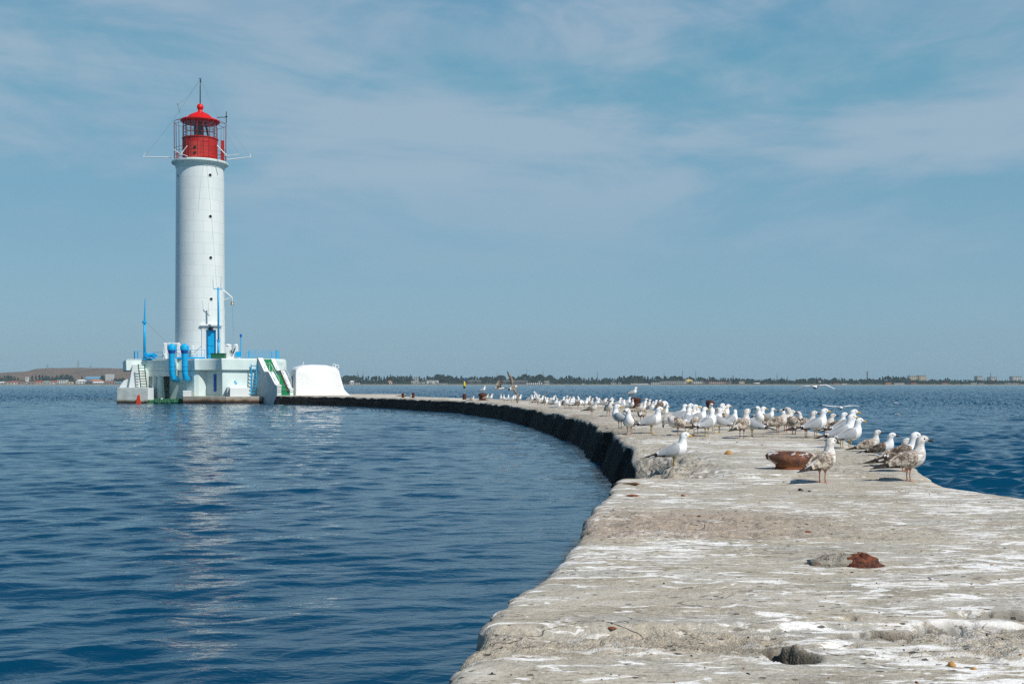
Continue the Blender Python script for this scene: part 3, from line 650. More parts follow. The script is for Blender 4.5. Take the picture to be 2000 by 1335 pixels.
# ledges at the water
MB().prism([pv(228, 4.9), pv(288, 4.7), pv(289, 1), pv(231, 1)], -.6, lz(756)).build('quay_block', M['ledge'], BASE, BO, bevel=.05)
MB().prism([pv(288.3, 4.3), pv(300, 4.3), pv(300, 1), pv(288.3, 1)], .28, lz(757)).build('quay_block', M['paint_white_clean'], BASE, BO, bevel=.03)
MB().prism([pv(286, 4.4), pv(360, 4.2), pv(360, 1), pv(286, 1)], -.6, lz(779)).build('sill', M['mossy'], BASE, BO, bevel=.06)
MB().prism([pv(357, 5.2), pv(440, 6.0), pv(440, 2.2), pv(357, 1.6)], -.6, lz(772)).build('quay_block', M['ledge_rust'], BASE, BO, bevel=.05)
MB().prism([pv(440.2, 5.9), pv(512, 5.0), pv(514, 1.6), pv(440.2, 2.4)], -.6, lz(772.5)).build('quay_block', M['ledge_rust'], BASE, BO, bevel=.05)
MB().prism([pv(357, 5.0), pv(374, 5.0), pv(374, 2), pv(357, 2)], lz(773), lz(762)).build('plinth', M['paint_white_clean'], BASE, BO, bevel=.03)
MB().prism([pv(449, 5.6), pv(486, 5.0), pv(486, 3), pv(449, 3)], lz(773), lz(756)).build('plinth', M['paint_white_clean'], BASE, BO, bevel=.03)
MB().prism([pv(443, 5.2), pv(448.6, 5.2), pv(448.6, 3.3), pv(443, 3.3)], lz(773), lz(755)).build('plinth', M['shade_grey'], BASE, BO, bevel=.02)  # left end of the white plinth, its shade put into the grey
# rough edge stones along the mossy sill
mm = MB(); rr = random.Random(3)
for i in range(26):
    x = 300+i*2.2; c = pv(x, 4.25+rr.uniform(-.1, .15)); s_ = rr.uniform(.07, .16)
    pts = [(c[0]+s_*math.cos(k*1.047+rr.random()*.3), c[1]+s_*math.sin(k*1.047+rr.random()*.3)) for k in range(6)]
    mm.prism(pts, .1, .30+rr.uniform(0, .16), top=[(c[0]+(p[0]-c[0])*.6, c[1]+(p[1]-c[1])*.6) for p in pts])
mm.build('edge_stones', M['mossy'], BASE, BO)
# red pointed mark painted on the quay block
c = lp(270, 777, 4.86); MB().add([(c.x-.19, c.y-.012, lz(786)), (c.x+.19, c.y-.012, lz(786)), (c.x+.09, c.y-.012, lz(769.5)), (c.x-.02, c.y-.012, lz(769)), (c.x-.19, c.y+.1, lz(786)), (c.x+.19, c.y+.1, lz(786)), (c.x+.09, c.y+.1, lz(769.5)), (c.x-.02, c.y+.1, lz(769))],
     [(0, 1, 2, 3), (0, 4, 5, 1), (1, 5, 6, 2), (2, 6, 7, 3), (3, 7, 4, 0)]).build('red_mark', M['orange'], BASE, BO)
# slit window
c = lp(421, 749, 3.78); w_ = MB().box((c.x, c.y+.12, (lz(731)+lz(764))/2), (.24, .3, lz(731)-lz(764)), R(-28)).build('window', M['blue_deep'], BASE, BO)
# three blue dots
for dx, dz in ((0, .085), (-.10, -.05), (.10, -.05)):
    c = lp(459, 746.5, 4.34); MB().tube([(c.x+dx, c.y-.03, c.z+dz), (c.x+dx, c.y+.25, c.z+dz)], .062, 10).build('emblem_dot', M['blue'], BASE, BO)

# ventilation pipes
def vent(x, xe, ye, name='ventilation_pipe'):
    v = 4.4; top = lp(x, 672, v); r = .235; lq = lambda y: lz(y, LD-v)
    m = MB(); m.tube([lp(x, 684, v), lp(x+.3, 712, v), lp(x+.5, 728, v), lp(x+2.5, 737, v-.05), lp(xe, ye, v-.8), lp(xe+2, ye+.6, v-2.2)], r, 18)
    o = m.build(name, M['blue'], BASE, BO, smooth=True); o.data.set_sharp_from_angle(angle=R(45))
    MB().lathe((top.x, top.y, 0), [(.30, lq(684)), (.30, lq(686.5)), (.245, lq(690)), (.245, lq(684))], 20, cap=False).build('collar', M['blue_deep'], o, BO)
    MB().lathe((top.x, top.y, 0), [(.25, lq(684.5)), (.355, lq(683.5)), (.365, lq(676)), (.35, lq(675.3)), (.20, lq(672.8)), (.09, lq(671.2)), (.02, lq(669.5))], 24).build('cowl', M['blue'], o, BO, auto=35)
    for yy in (714, 722): MB().tube([lp(x+.4, yy, v), lp(x+.4, yy+1.2, v)], r+.03, 18).build('flange', M['blue'], o, BO)
vent(335.5, 342, 741, ); vent(360.5, 367, 740)

# staircase on the right side
def build_stairs():
    ax = Vector((-.56, .83, 0)).normalized(); sd_ = Vector((ax.y, -ax.x, 0))       # up the steps / to the right
    # foot of the lower flight
    f0 = P(540, 770, 89.9).xy.to_3d()+sd_*.74; z0 = PTOP+.03; zl = lz(730.5, 91.5); zt_ = ZS1
    def w(p, a, b, z): return (p+ax*a+sd_*b).xy.to_tuple()+(z,)
    def flight(name, p, run, za, zb, n, w2, parent):
        m = MB(); dz = (zb-za)/n; dr2 = run/n
        for i in range(n):
            z = za+dz*(i+1); q = [w(p, dr2*i, -w2, z), w(p, dr2*(i+1), -w2, z), w(p, dr2*(i+1), w2, z), w(p, dr2*i, w2, z)]
            m.prism([x[:2] for x in q], za-.5, z)
        return m.build(name, M['green'], parent, BO)
    run1, run2 = 1.75, 1.3; w2 = .37
    root = MB(); 
    # flank wall down to the water, its shade painted in as grey: profile along the flight
    A = f0; lx = .62
    def slabw(m, b0, b1, prof):
        """prof: (a, z_low, z_high) along the stairs; wall between offsets b0 and b1"""
        vs = []
        for a, zl0, zh in prof:
            vs += [w(A, a, b0, zl0), w(A, a, b0, zh), w(A, a, b1, zh), w(A, a, b1, zl0)]
        k = len(prof); fs = [(0, 1, 2, 3), tuple(4*(k-1)+i for i in (3, 2, 1, 0))]
        for i in range(k-1):
            o = 4*i
            for j in range(4): fs.append((o+j, o+(j+1) % 4, o+4+(j+1) % 4, o+4+j))
        m.add(vs, fs)
    prof = [(-.1, -.6, z0+.75), (.28, -.6, z0+.86), (run1-.1, -.6, zl+.16), (run1+.80, -.6, zl+.18), (run1+.85+run2, -.6, zt_+.06), (run1+run2+1.6, -.6, zt_+.06)]
    slabw(root, -w2-.36, -w2, prof)
    st = root.build('staircase', M['shade_grey'], BASE, BO)
    m = MB(); slabw(m, -w2-.39, -w2+.03, [(a, zh+.004, zh+.05) for a, _, zh in prof]); m.build('stair_coping', M['paint_white_clean'], st, BO)
    m = MB(); prof2 = [(-.1, -.3, z0+.45), (.25, -.3, z0+.6), (run1, -.3, zl+.25), (run1+.95, -.3, zl+.28), (run1+.9+run2, -.3, zt_+.02), (run1+run2+1.2, -.3, zt_+.02)]
    slabw(m, w2, w2+.28, prof2); m.build('parapet', M['paint_white'], st, BO)
    m = MB(); slabw(m, w2-.02, w2+.31, [(a, zh+.004, zh+.05) for a, _, zh in prof2]); m.build('stair_coping', M['paint_white_clean'], st, BO)
    flight('steps', A, run1, z0, zl, 8, w2, st)
    m = MB(); q = [w(A, run1, -w2, 0), w(A, run1+.9, -w2, 0), w(A, run1+.9, w2, 0), w(A, run1, w2, 0)]; m.prism([x[:2] for x in q], 0, zl+.002); m.build('landing', M['dark_green'], st, BO)
    flight('steps', A+ax*(run1+.9), run2, zl, zt_, 6, w2, st)
    # rusty strip up one side and the rails
    m = MB(); m.tube([w(A, .1+k*.2, w2-.05, z0+.28+k*.2*(zl-z0)/run1) for k in range(10)], .05, 5); m.build('stringer', M['rust'], st, BO)
    m = MB()
    for b in (-w2-.15, w2+.14):
        m.tube([w(A, 0, b, z0+1.35), w(A, run1, b, zl+.85), w(A, run1+.9, b, zl+.9)], .018, 5)
        for a in (0, .7, 1.4, 2.0, 2.9): m.tube([w(A, a, b, z0+.5+(zl-z0)*min(a/run1, 1)*.85), w(A, a, b, z0+1.32+(zl+1.0-z0-1.35)*min(a/run1, 1))], .02, 5)
    m.build('handrail', M['paint_white_clean'], st, BO)
    m = MB(); e0, e1 = w(A, -.25, -w2-.4, z0+.45), w(A, -.25, w2+.4, z0+.45)
    for zz in (0, .42): m.tube([(e0[0], e0[1], e0[2]+zz), (e1[0], e1[1], e1[2]+zz)], .017, 5)
    m.build('gate', M['wire'], st, BO)
build_stairs()

# ladders
def ladder(x, ya, yb, v, width, colr, n, lean=0.0):
    m = MB(); a, b = lp(x, yb, v), lp(x+lean, ya, v-.1)
    for s_ in (-1, 1): m.tube([a+Vector((s_*width/2, 0, 0)), b+Vector((s_*width/2, 0, 0))], .045, 6)
    o = m.build('ladder', M[colr], BASE, BO)
    for i in range(n):
        f = (i+.5)/n; c = a.lerp(b, f); MB().tube([c-Vector((width/2, 0, 0)), c+Vector((width/2, 0, 0))], .035, 6).build('rung', M[colr], o, BO)
ladder(495, 711, 771, 4.25, .42, 'blue', 9, .8); ladder(281, 711, 757, 2.5, .52, 'dark_green', 9, -5)

# railings round the platform
def railing(pts, name='railing', h=.75, step=.55):
    m = MB()
    for zz in (h, h*.5): m.tube([Vector((p[0], p[1], ZS1+zz)) for p in pts], .016, 5)
    for a, b in zip(pts[:-1], pts[1:]):
        a, b = Vector(a), Vector(b); k = max(1, int((b-a).length/step))
        for i in range(k+1):
            c = a.lerp(b, i/k); m.tube([(c.x, c.y, ZS1), (c.x, c.y, ZS1+h)], .018, 5)
    m.build(name, M['blue'], BASE, BO)
railing([pv(262, -2.5), pv(263, 1.1), pv(284, .8)]); railing([pv(300, -3), pv(318, -3)]); railing([pv(339, 2.5), pv(400, 2.5)], h=.8)
railing([pv(485, 2.6), pv(527, 2.0)], h=.78); railing([pv(545, -1), pv(538, 1.8)], h=.8); railing([pv(480, -4.6), pv(545, -4.6)], h=.78)
for (x, v) in ((263, 1.0), (269, .9), (487, 2.6), (531, 1.9), (540, 1.7)):
    c = pv(x, v); MB().tube([(c[0], c[1], ZS1), (c[0], c[1], ZS1+.72)], .05, 8).build('rail_post', M['blue'], BASE, BO)
# white frame and pillars on the platform
def pillar(x, v, w, y, cap=True):
    c = pv(x, v); h = lz(y)-ZS1; m = MB(); m.box((c[0], c[1], ZS1+h/2), (w, w, h)); o = m.build('post', M['paint_white_clean'], BASE, BO, bevel=.03)
    if cap: MB().lathe((c[0], c[1], 0), [(w*.60, ZS1+h), (w*.64, ZS1+h+.06), (w*.4, ZS1+h+.14), (.02, ZS1+h+.17)], 16).build('cap', M['paint_white_clean'], o, BO)
pillar(323, 2.0, .30, 672, False); pillar(349, 2.2, .26, 672, False); pillar(376, 2.4, .2, 676, False)
c0, c1 = pv(319, 2.0), pv(351, 2.2); MB().box(((c0[0]+c1[0])/2, c0[1], lz(672)), (1.3, .2, .14)).build('beam', M['paint_white_clean'], BASE, BO)
pillar(446, 2.2, .46, 677); pillar(461, 2.0, .36, 677)
c = pv(453, 2.1); MB().box((c[0], c[1]+.1, ZS1+.2), (1.4, .7, .40)).build('plinth', M['paint_white_clean'], BASE, BO, bevel=.03)
m = MB(); a, b = lp(451, 683, 2.5), lp(459.5, 678, 2.4); m.tube([a, lp(453, 690, 2.5), lp(455.5, 690, 2.5), b], .05, 6); m.build('mooring_chain', M['black'], BASE, BO)
m = MB(); m.tube([lp(327, 676, 2.6), lp(330, 684, 2.6), lp(333, 688, 2.6)], .035, 6); m.build('rope', M['wire'], BASE, BO); m = MB(); m.tube([lp(368, 690, 2.7), lp(380, 688, 2.7), lp(393, 676, 2.6)], .02, 5); m.build('rope', M['wire'], BASE, BO)
m = MB(); a = pv(344, 2.6); b = pv(400, 2.6); m.box(((a[0]+b[0])/2, a[1], ZS1+.13), (abs(b[0]-a[0]), .3, .16)); m.build('walkway_beam', M['blue'], BASE, BO)

# things standing on the platform
def lift(name, x, v, label, cat):
    c = pv(x, v); return thing(name, (c[0], c[1], ZS1), label, cat)
t = lift('davit_crane', 282.5, .8, 'blue davit crane with slim jib and winch, at the left end of the base', 'crane'); o = t.location.copy()
MB().tube([(o.x, o.y, ZS1), lp(282.5, 660, .8), lp(282.3, 629, .8)], [.12, .105, .09], 10).build('post', M['blue'], t, o, smooth=True)
MB().tube([lp(282.3, 631, .8), lp(282.3, 627, .8)], .19, 12).build('collar', M['blue'], t, o)
m = MB()
for dx in (-1.4, 1.2): m.tube([lp(282.5+dx*.8, 628, .8), lp(283.4, 582, .8)], [.045, .025], 6)
for k in range(7): m.tube([lp(281.4+k*.2, 625-k*6, .8), lp(283.6-k*.05, 622-k*6, .8)], .025, 5)
m.build('jib', M['blue'], t, o)
m = MB(); c = lp(293, 693, 1.1); m.tube([c+Vector((-.36, 0, -.02)), c+Vector((.30, 0, -.02))], .17, 14); m.tube([c+Vector((-.40, 0, -.02)), c+Vector((-.34, 0, -.02))], .30, 16); m.tube([c+Vector((.26, 0, -.02)), c+Vector((.33, 0, -.02))], .26, 16); m.box((c.x+.46, c.y, c.z-.06), (.24, .3, .28)); m.box((c.x-.05, c.y, ZS1+.07), (.95, .5, .13)); m.tube([c+Vector((-.6, 0, -.3)), c+Vector((-.37, 0, .0))], .07, 6); m.build('winch', M['blue'], t, o, auto=40)
m = MB(); m.tube([c+Vector((-.3, -.32, -.1)), c+Vector((.45, -.32, -.38))], .05, 6); m.tube([c+Vector((-.5, -.2, -.4)), c+Vector((-.2, -.35, .2))], .05, 6); m.build('winch_handle', M['blue'], t, o)
MB().tube([lp(287, 630, .8), lp(329, 672, 2.6)], .012, 4).build('guy_rope', M['wire'], t, o)

t = lift('signal_mast', 426.5, 3.0, 'tall slim blue mast with short crossbar, in front of the lighthouse door', 'mast'); o = t.location.copy()
MB().tube([(o.x, o.y, ZS1), lp(426.8, 664, 3.0)], .10, 10).build('foot', M['blue'], t, o, smooth=True)
MB().tube([lp(426.8, 666, 3.0), lp(426.5, 600, 3.0), lp(426, 561, 3.0)], [.085, .08, .075], 10).build('pole', M['blue'], t, o, smooth=True)
MB().tube([lp(426.8, 667, 3.0), lp(426.8, 663, 3.0)], .14, 10).build('collar', M['blue'], t, o)
m = MB(); m.tube([lp(417, 564, 3.0), lp(434.5, 565, 3.0)], .035, 6); m.build('crossbar', M['blue'], t, o)
m = MB(); m.tube([lp(417, 564, 3.0), lp(416, 546, 3.0)], .014, 4); m.build('aerial', M['wire'], t, o); m = MB(); m.tube([lp(431, 565, 3.0), lp(432, 540, 3.0)], .014, 4); m.build('aerial', M['wire'], t, o)

t = lift('storage_box', 424, 2.9, 'dark green storage chest at the foot of the blue mast', 'chest'); o = t.location.copy()
MB().box((o.x+.12, o.y, ZS1+.24), (1.15, .6, .44)).build('body', M['dark_green'], t, o, bevel=.02)
MB().box((o.x+.12, o.y, ZS1+.49), (1.2, .66, .05)).build('lid', M['dark_green'], t, o, bevel=.01)
t = lift('lamp_post', 470.5, 2.3, 'thin blue post with a square blue box, right of two white pillars', 'post'); o = t.location.copy()
MB().tube([(o.x, o.y, ZS1), lp(470.5, 656, 2.3)], .045, 8).build('pole', M['blue'], t, o)
c = lp(464.5, 691.5, 2.35); MB().box(c, (.36, .3, .44)).build('box', M['blue'], t, o, bevel=.02)
c = lp(470.5, 656, 2.3); MB().lathe(c, [(.05, -.1), (.10, -.05), (.10, .12), (.02, .18)], 10).build('lamp', M['blue_deep'], t, o)

# bunker at the end of the breakwater
def build_bunker():
    t = thing('bunker', (*P(628, 772, 92.3).xy, PTOP), 'small windowless white blockhouse with sloping right side, beside the green stairs', 'blockhouse'); o = t.location.copy()
    d = 92.2; k = d/FPX; rz = R(21); X = Vector((math.cos(rz), math.sin(rz), 0)); Yv = Vector((-X.y, X.x, 0))
    p0 = P(577.5, 772, d).xy.to_3d(); h = PTOP-.05
    L = (681-586.5)*k/math.cos(rz)*1.075; dep = 3.0
    def w(a, b, z): q = p0+X*a+Yv*b; return (q.x, q.y, z)
    # outline of the long face (distance along, height)
    def zz(y): return CAMZ-(y-HOR)*k*1.0
    out = [(0, h), (L*.78, h), (L, h), (L*.985, zz(771)), (L*.93, zz(766)), (L*.885, zz(760.5)), (L*.855, zz(750)), (L*.825, zz(738)), (L*.80, zz(728.5)), (L*.79, zz(724)), (L*.77, zz(721)), (L*.72, zz(718.5)), (L*.6, zz(716.2)), (L*.35, zz(715.5)), (L*.16, zz(716.5)), (L*.06, zz(719)), (L*.012, zz(723)), (0, zz(728))]
    n = len(out); rings = []
    for b, sx, sz in ((.0, 1, 0), (.0, 1, 0), (.10, 1, .0), (.45, 1, .10), (1.2, 1, .2), (dep-.5, 1, .16), (dep, 1, -.1)):
        r = []
        for a, z in out:
            up = max(0, (z-zz(730))/(zz(715)-zz(730)))
            inn = (.35 if b == 0 else 0)*0
            r.append(w(a, b, z+sz*up-(.16*up if b == 0 else 0)))
        rings.append(r)
    rings = rings[1:]
    m = MB(); m.loft(rings); sh = m.build('body', M['lime_white'], t, o, auto=38, bevel=.05)
    # doorway in the shaded end
    m = MB(); m.add([w(-.006, .75, h), w(-.006, 1.75, h), w(-.006, 1.75, zz(734)), w(-.006, .75, zz(734)), w(.25, .75, h), w(.25, 1.75, h), w(.25, 1.75, zz(734)), w(.25, .75, zz(734))],
                    [(0, 1, 2, 3), (0, 4, 5, 1), (1, 5, 6, 2), (2, 6, 7, 3), (3, 7, 4, 0)])
    m.build('door', M['blue_deep'], t, o)
    m = MB()
    for b in (.68, 1.82): m.box(w(-.03, b, (h+zz(733))/2), (.12, .14, zz(733)-h), rz)
    m.box(w(-.03, 1.25, zz(733)), (.12, 1.28, .14), rz); m.build('door_frame', M['lime_white'], t, o, bevel=.015)
    # lifting rings
    for a, z, r in ((L*.725, zz(716), .13), (L*.775, zz(718), .15)):
        m = MB(); c = Vector(w(a, .5, z+.12)); m.tube([c+X*(r*math.cos(R(q)))+Vector((0, 0, r*math.sin(R(q)))) for q in range(0, 361, 24)], .028, 6); m.build('lifting_ring', M['paint_white_clean'], t, o)
    m = MB(); c = Vector(w(L*.14, .5, zz(718))); m.tube([c, c+Vector((.02, 0, .28)), c+Vector((.1, 0, .38)), c+Vector((.06, 0, .5))], .035, 6); m.build('lifting_hook', M['paint_white_clean'], t, o)
build_bunker()
# ------------------------------------------------------------------ bollards, buoy and litter
def place(x, y, z=None):
    d = (CAMZ-PTOP)*FPX/(y-HOR); X = (x-1000)*d/FPX
    return X, d, ground(X, d) if z is None else z
def bollard(x, y, rad, h, label, kind=0):
    X, Y, Z = place(x, y); t = thing('bollard', (X, Y, Z-.02), label, 'bollard', 'rusty bollards along the breakwater'); o = t.location.copy(); s = rad
    prof = [(s*1.02, 0), (s*.98, h*.5), (s*.95, h*.74), (s*1.06, h*.80), (s*1.08, h*.93), (s*.95, h*1.0), (s*.5, h*1.03), (.01, h*1.04)] if not kind else [(s*1.0, 0), (s*.88, h*.12), (s*.84, h*.5), (s*.98, h*.62), (s*1.08, h*.78), (s*.98, h*.92), (s*.6, h*1.02), (.01, h*1.05)]
    n = 22; rings = [[(X+r*math.cos(6.2832*k/n)*(1+.10*(vn(k*.5, z*9, seed=int(x))-.5)), Y+r*math.sin(6.2832*k/n), Z-.03+z+.05*rad*math.sin(6.2832*k/n+x)) for k in range(n)] for r, z in prof]
    MB().loft(rings).build('post', M['rust_dark'], t, o, auto=50)
    MB().lathe((X, Y, Z-.03), [(s*1.5, 0), (s*1.5, .03), (s*1.3, .05), (s*.8, .06)], 22).build('flange', M['rust_dark'], t, o, auto=40)
    return t, Z+h*1.01
M['rust_dark'] = mat('dark_rusty_iron', (.075, .022, .012), .8, .5, 7, bmp=.7, bscale=30, stain=((.32, .25, .21), .62, 6, (1, 1, .25)))
bollard(787, 777, .095, .33, 'small dark rusty bollard standing alone on the far breakwater, left of the yellow buoy')
bollard(807, 777.5, .10, .37, 'small dark rusty bollard with a white gull sitting beside it')
bollard(907, 781, .105, .36, 'dark rusty bollard directly below the yellow and black buoy')
_, ZG1 = bollard(942.5, 782.5, .23, .42, 'wide rusty bollard with a gull standing on it, right of the yellow buoy', 1)
_, ZG2 = bollard(1242, 797, .20, .43, 'tall rust-streaked bollard among the flock, with a lone gull on top')
bollard(1387, 808, .125, .42, 'dark round-topped bollard half hidden behind white gulls', 1)
# mooring bollard near the camera: short flared neck under a wide lopsided head
def near_bollard():
    X, Y, Z = place(1557, 921); t = thing('mooring_bollard', (X, Y, Z-.02), 'low broad rusty mooring bollard streaked with bird lime, beside a young brown gull', 'bollard'); o = t.location.copy()
    n = 40; rings = []
    prof = [(.0, 1.22, 1.0, 0), (.012, 1.20, 1.0, 0), (.03, 1.06, .98, .012), (.055, 1.02, .96, .012), (.080, 1.03, .99, .006), (.110, 1.10, 1.06, -.010), (.135, 1.17, 1.12, -.030), (.160, 1.19, 1.12, -.034), (.183, 1.12, 1.04, -.028), (.203, .98, .90, -.018), (.220, .76, .70, -.008), (.232, .46, .44, 0), (.238, .05, .05, 0)]
    for z, rx, ry, dx in prof:
        r = []
        for k in range(n):
            a = 2*math.pi*k/n; ca, sa = math.cos(a), math.sin(a)
            horn = 1+.12*max(0, -ca)**3*(1 if z > .1 else .35)
            w = 1+.03*math.sin(3*a+z*20)+.10*(float(fbm(2.2*ca+5, 2.2*sa+5, z*14, seed=61, o=3))-.5)
            r.append((X+.228*rx*ca*horn*w+dx, Y+.15*ry*sa*w, Z-.02+z*.88+rx*.75*(.010*math.sin(2*a+1) if z > .1 else 0)-.016*rx*(ca if z > .14 else 0)))
        rings.append(r)
    mm_, tt_, b = newmat('rusty_bollard_with_lime'); v = objco(tt_)
    rs = mixc(tt_, ramp(tt_, noise(tt_, v, 11, 6, .65), [(.35, 0), (.65, 1)]), (.045, .018, .012), (.21, .072, .032))
    rs = mixc(tt_, ramp(tt_, noise(tt_, v, 22, 4, .6), [(.62, 0), (.72, .8)]), rs, (.38, .15, .05))
    sp = N(tt_, 'ShaderNodeSeparateXYZ'); tt_.links.new(v, sp.inputs[0])
    low = ramp(tt_, sp.outputs[2], [(.045, 1), (.075, 0)]); rs = mixc(tt_, mth(tt_, 'MULTIPLY', low, .85), rs, (.42, .17, .045))
    dr_ = noise(tt_, v, 9, 5, .6, .6, (1, 1, .16)); up = ramp(tt_, sp.outputs[2], [(.02, .0), (.2, .07)])
    dm = ramp(tt_, mth(tt_, 'ADD', dr_, up), [(.625, 0), (.66, 1)]); rs = mixc(tt_, dm, rs, (.66, .64, .62))
    tt_.links.new(rs, b.inputs['Base Color']); b.inputs['Roughness'].default_value = .7; bump(tt_, b, noise(tt_, v, 24, 6, .75), 1.0, .02)
    MB().loft(rings[3:], cap=True).build('head', mm_, t, o, smooth=True); MB().loft(rings[:4], cap=True).build('foot', M['rustchip'], t, o, smooth=True)
near_bollard()
def blob(name, x, y, size, mat_, label, cat, hgt=.5, seed=1, group=None, zoff=0.0):
    X, Y, Z = place(x, y); rr = random.Random(seed); n = 14; m = MB(); rings = []
    for f, k in ((-.15, 1.0), (0.3, .95), (.6, .80), (.82, .62), (.95, .35), (1, .05)):
        rings.append([(X+size*.5*k*math.cos(2*math.pi*i/n)*(1+.9*(vn(i*.7, f*4, seed=seed)-.5)), Y+size*.42*k*math.sin(2*math.pi*i/n)*(1+.9*(vn(i*.9, f*4+5, seed=seed)-.5)), Z+zoff+size*hgt*f*(1+.3*(vn(i*.8, f*4, seed=seed+3)-.5))) for i in range(n)])
    m.loft(rings); o = m.build(name, mat_, None, (X, Y, Z), smooth=True); return tag(o, label, cat, group)
def rust_stump():
    X, Y, Z = place(1662, 1099); t = thing('rusted_stump', (X, Y, Z), 'crumbled rusty stump of a post in the concrete, near the front', 'rusty stump'); o = t.location.copy(); rr = random.Random(4)
    def lump(name, cx, cy, sx, sy, h, m_, seed, parent):
        n = 30; rings = []
        for f in (-.2, .1, .25, .4, .55, .7, .83, .93, 1.0):
            k = math.sqrt(max(0, 1-max(f, 0)**1.7)) if f > 0 else 1.04
            k = max(k, .03); rings.append([(X+cx+sx*k*math.cos(6.283*i/n)*(1+.9*(fbm(3.5*math.cos(6.283*i/n)+7, 3.5*math.sin(6.283*i/n)+7, f*7, seed=seed, o=3, g=.7)-.5)), Y+cy+sy*k*math.sin(6.283*i/n)*(1+.5*(vn(3*math.cos(6.283*i/n)+3, 3*math.sin(6.283*i/n)+9, f*5, seed=seed+2)-.5)),
                                  Z-.008+h*f*(1+.9*(fbm(4*math.cos(6.283*i/n)+9, 4*math.sin(6.283*i/n)+9, f*3, seed=seed+5, o=3, g=.7)-.5))) for i in range(n)])
        return MB().loft(rings).build(name, m_, parent, o, smooth=True)
    lump('stub', .045, 0, .115, .10, .066, M['rust_flake'], 11, t); lump('concrete_collar', -.035, .035, .185, .125, .056, M['lump_grey'], 23, t)
M['rust_flake'] = mat('flaking_rust', (.19, .055, .024), .9, .6, 22, bmp=1.0, bscale=60, stain=((.055, .025, .018), .47, 26, (1, 1, 1)))
M['lump_grey'] = mat('broken_concrete', (.33, .30, .24), .9, .4, 18, bmp=1.0, bscale=50, stain=((.17, .07, .035), .56, 13, (1, 1, 1)))
rust_stump()
def stick(x0, y0, x1, y1, r, label, kind='driftwood'):
    a, b = Vector(place(x0, y0)), Vector(place(x1, y1)); m = MB(); rr = random.Random(x0)
    pts = [a.lerp(b, i/7)+Vector((0, rr.uniform(-.012, .012), r+.006+rr.uniform(0, .006))) for i in range(8)]
    m.tube(pts, [r*.5, r, r*.9, r*1.1, r, r*.8, r*1.1, r*.35], 8); o = m.build('stick', M['wood'], None, tuple(a), smooth=True); tag(o, label, 'stick')
stick(1198, 940, 1249, 949, .013, 'brown weathered stick lying at the left edge of the breakwater')
blob('crumb', 1423, 891, .10, M['tan'], 'ochre crumb of sponge on the pale concrete, between gull and rusty bollard', 'debris', .45, 2)
blob('crumb', 1858, 1288, .026, M['tan'], 'small orange-tan crumb at the lower right, larger of two', 'debris', .6, 3)
blob('crumb', 1902, 1293, .022, M['tan'], 'flat tan crumb at the lower right, smaller of two', 'debris', .35, 4)
blob('rust_flake', 1334, 967, .03, M['rustchip'], 'orange rust flake standing up from the concrete', 'rust flake', .5, 5)
blob('rust_flake', 1236, 967, .12, M['rustchip'], 'thin rusty flake lying near the left edge of the breakwater', 'rust flake', .12, 6)
blob('rust_flake', 1578, 1039, .05, M['rustchip'], 'dark rust flake lying beyond the crumbled stump', 'rust flake', .2, 8)
blob('rust_flake', 1195, 1216, .036, M['rustchip'], 'clump of red rust in the broken strip near the front', 'rust flake', .14, 9)
blob('pebble', 1112, 966+100, .05, M['tan'], 'small tan scrap at the left edge of the breakwater', 'debris', .15, 14)
blob('pebble', 1563, 957, .045, M['black'], 'small black pebble in front of the young gull', 'pebble', .5, 12)
blob('pebble', 1581, 959, .03, M['black'], 'tiny black pebble right beside a larger black pebble', 'pebble', .4, 13)
def scatter():
    m = MB(); rr = random.Random(11)
    for i in range(430):
        Y = 3.5+(rr.random()**1.8)*16; X = rr.uniform(float(edgeL([Y])[0])+.05, min(float(edgeR([Y])[0])-.1, Y*.47)); s = rr.uniform(.003, .008)*(1+.06*Y)
        Z = ground(X, Y); q = rr.random()*6.28; l = s*rr.choice((1, 1, 1, 2.4)); w = s*rr.uniform(.4, .8)
        if rr.random() < .5: Y2 = rough_mask(np.array([X]), np.array([Y]))[0]
        m.box((X, Y, Z+w*.3), (l, w, w), q, rr.choice((0, 0, 0, 1, 2, 2)), taper=.55)
    o = m.build('debris', [M['black'], M['wood'], M['lump_grey'], M['rustchip']]); tag(o, 'small dark twigs, grit and shell scraps strewn over the concrete', 'debris', kind='stuff')
scatter()
def buoy():
    d = 380; b = P(907, 759, d); k = d/FPX; t = thing('navigation_buoy', (b.x, b.y, 0), 'yellow and black spar buoy floating on the sea beyond the breakwater', 'buoy'); o = t.location.copy()
    M['buoy_yellow'] = mat('yellow_paint', (.72, .52, .01), .5, .06, 2)
    MB().lathe((b.x, b.y, 0), [(.32, -.5), (.35, 1.8*k*2), (.34, 5*k)], 18).build('hull', M['black'], t, o, auto=40)
    MB().lathe((b.x, b.y, 0), [(.34, 5*k+.01), (.42, 5.6*k), (.40, 9*k), (.26, 13*k), (.12, 15*k)], 18).build('body', M['buoy_yellow'], t, o, auto=40)
    m = MB(); m.tube([(b.x, b.y, 14.8*k), (b.x, b.y, 20.5*k)], .11, 8); m.lathe((b.x, b.y, 0), [(.03, 17*k), (.30, 17.3*k), (.02, 21.5*k)], 10); m.build('topmark', M['blue_deep'], t, o)
buoy()

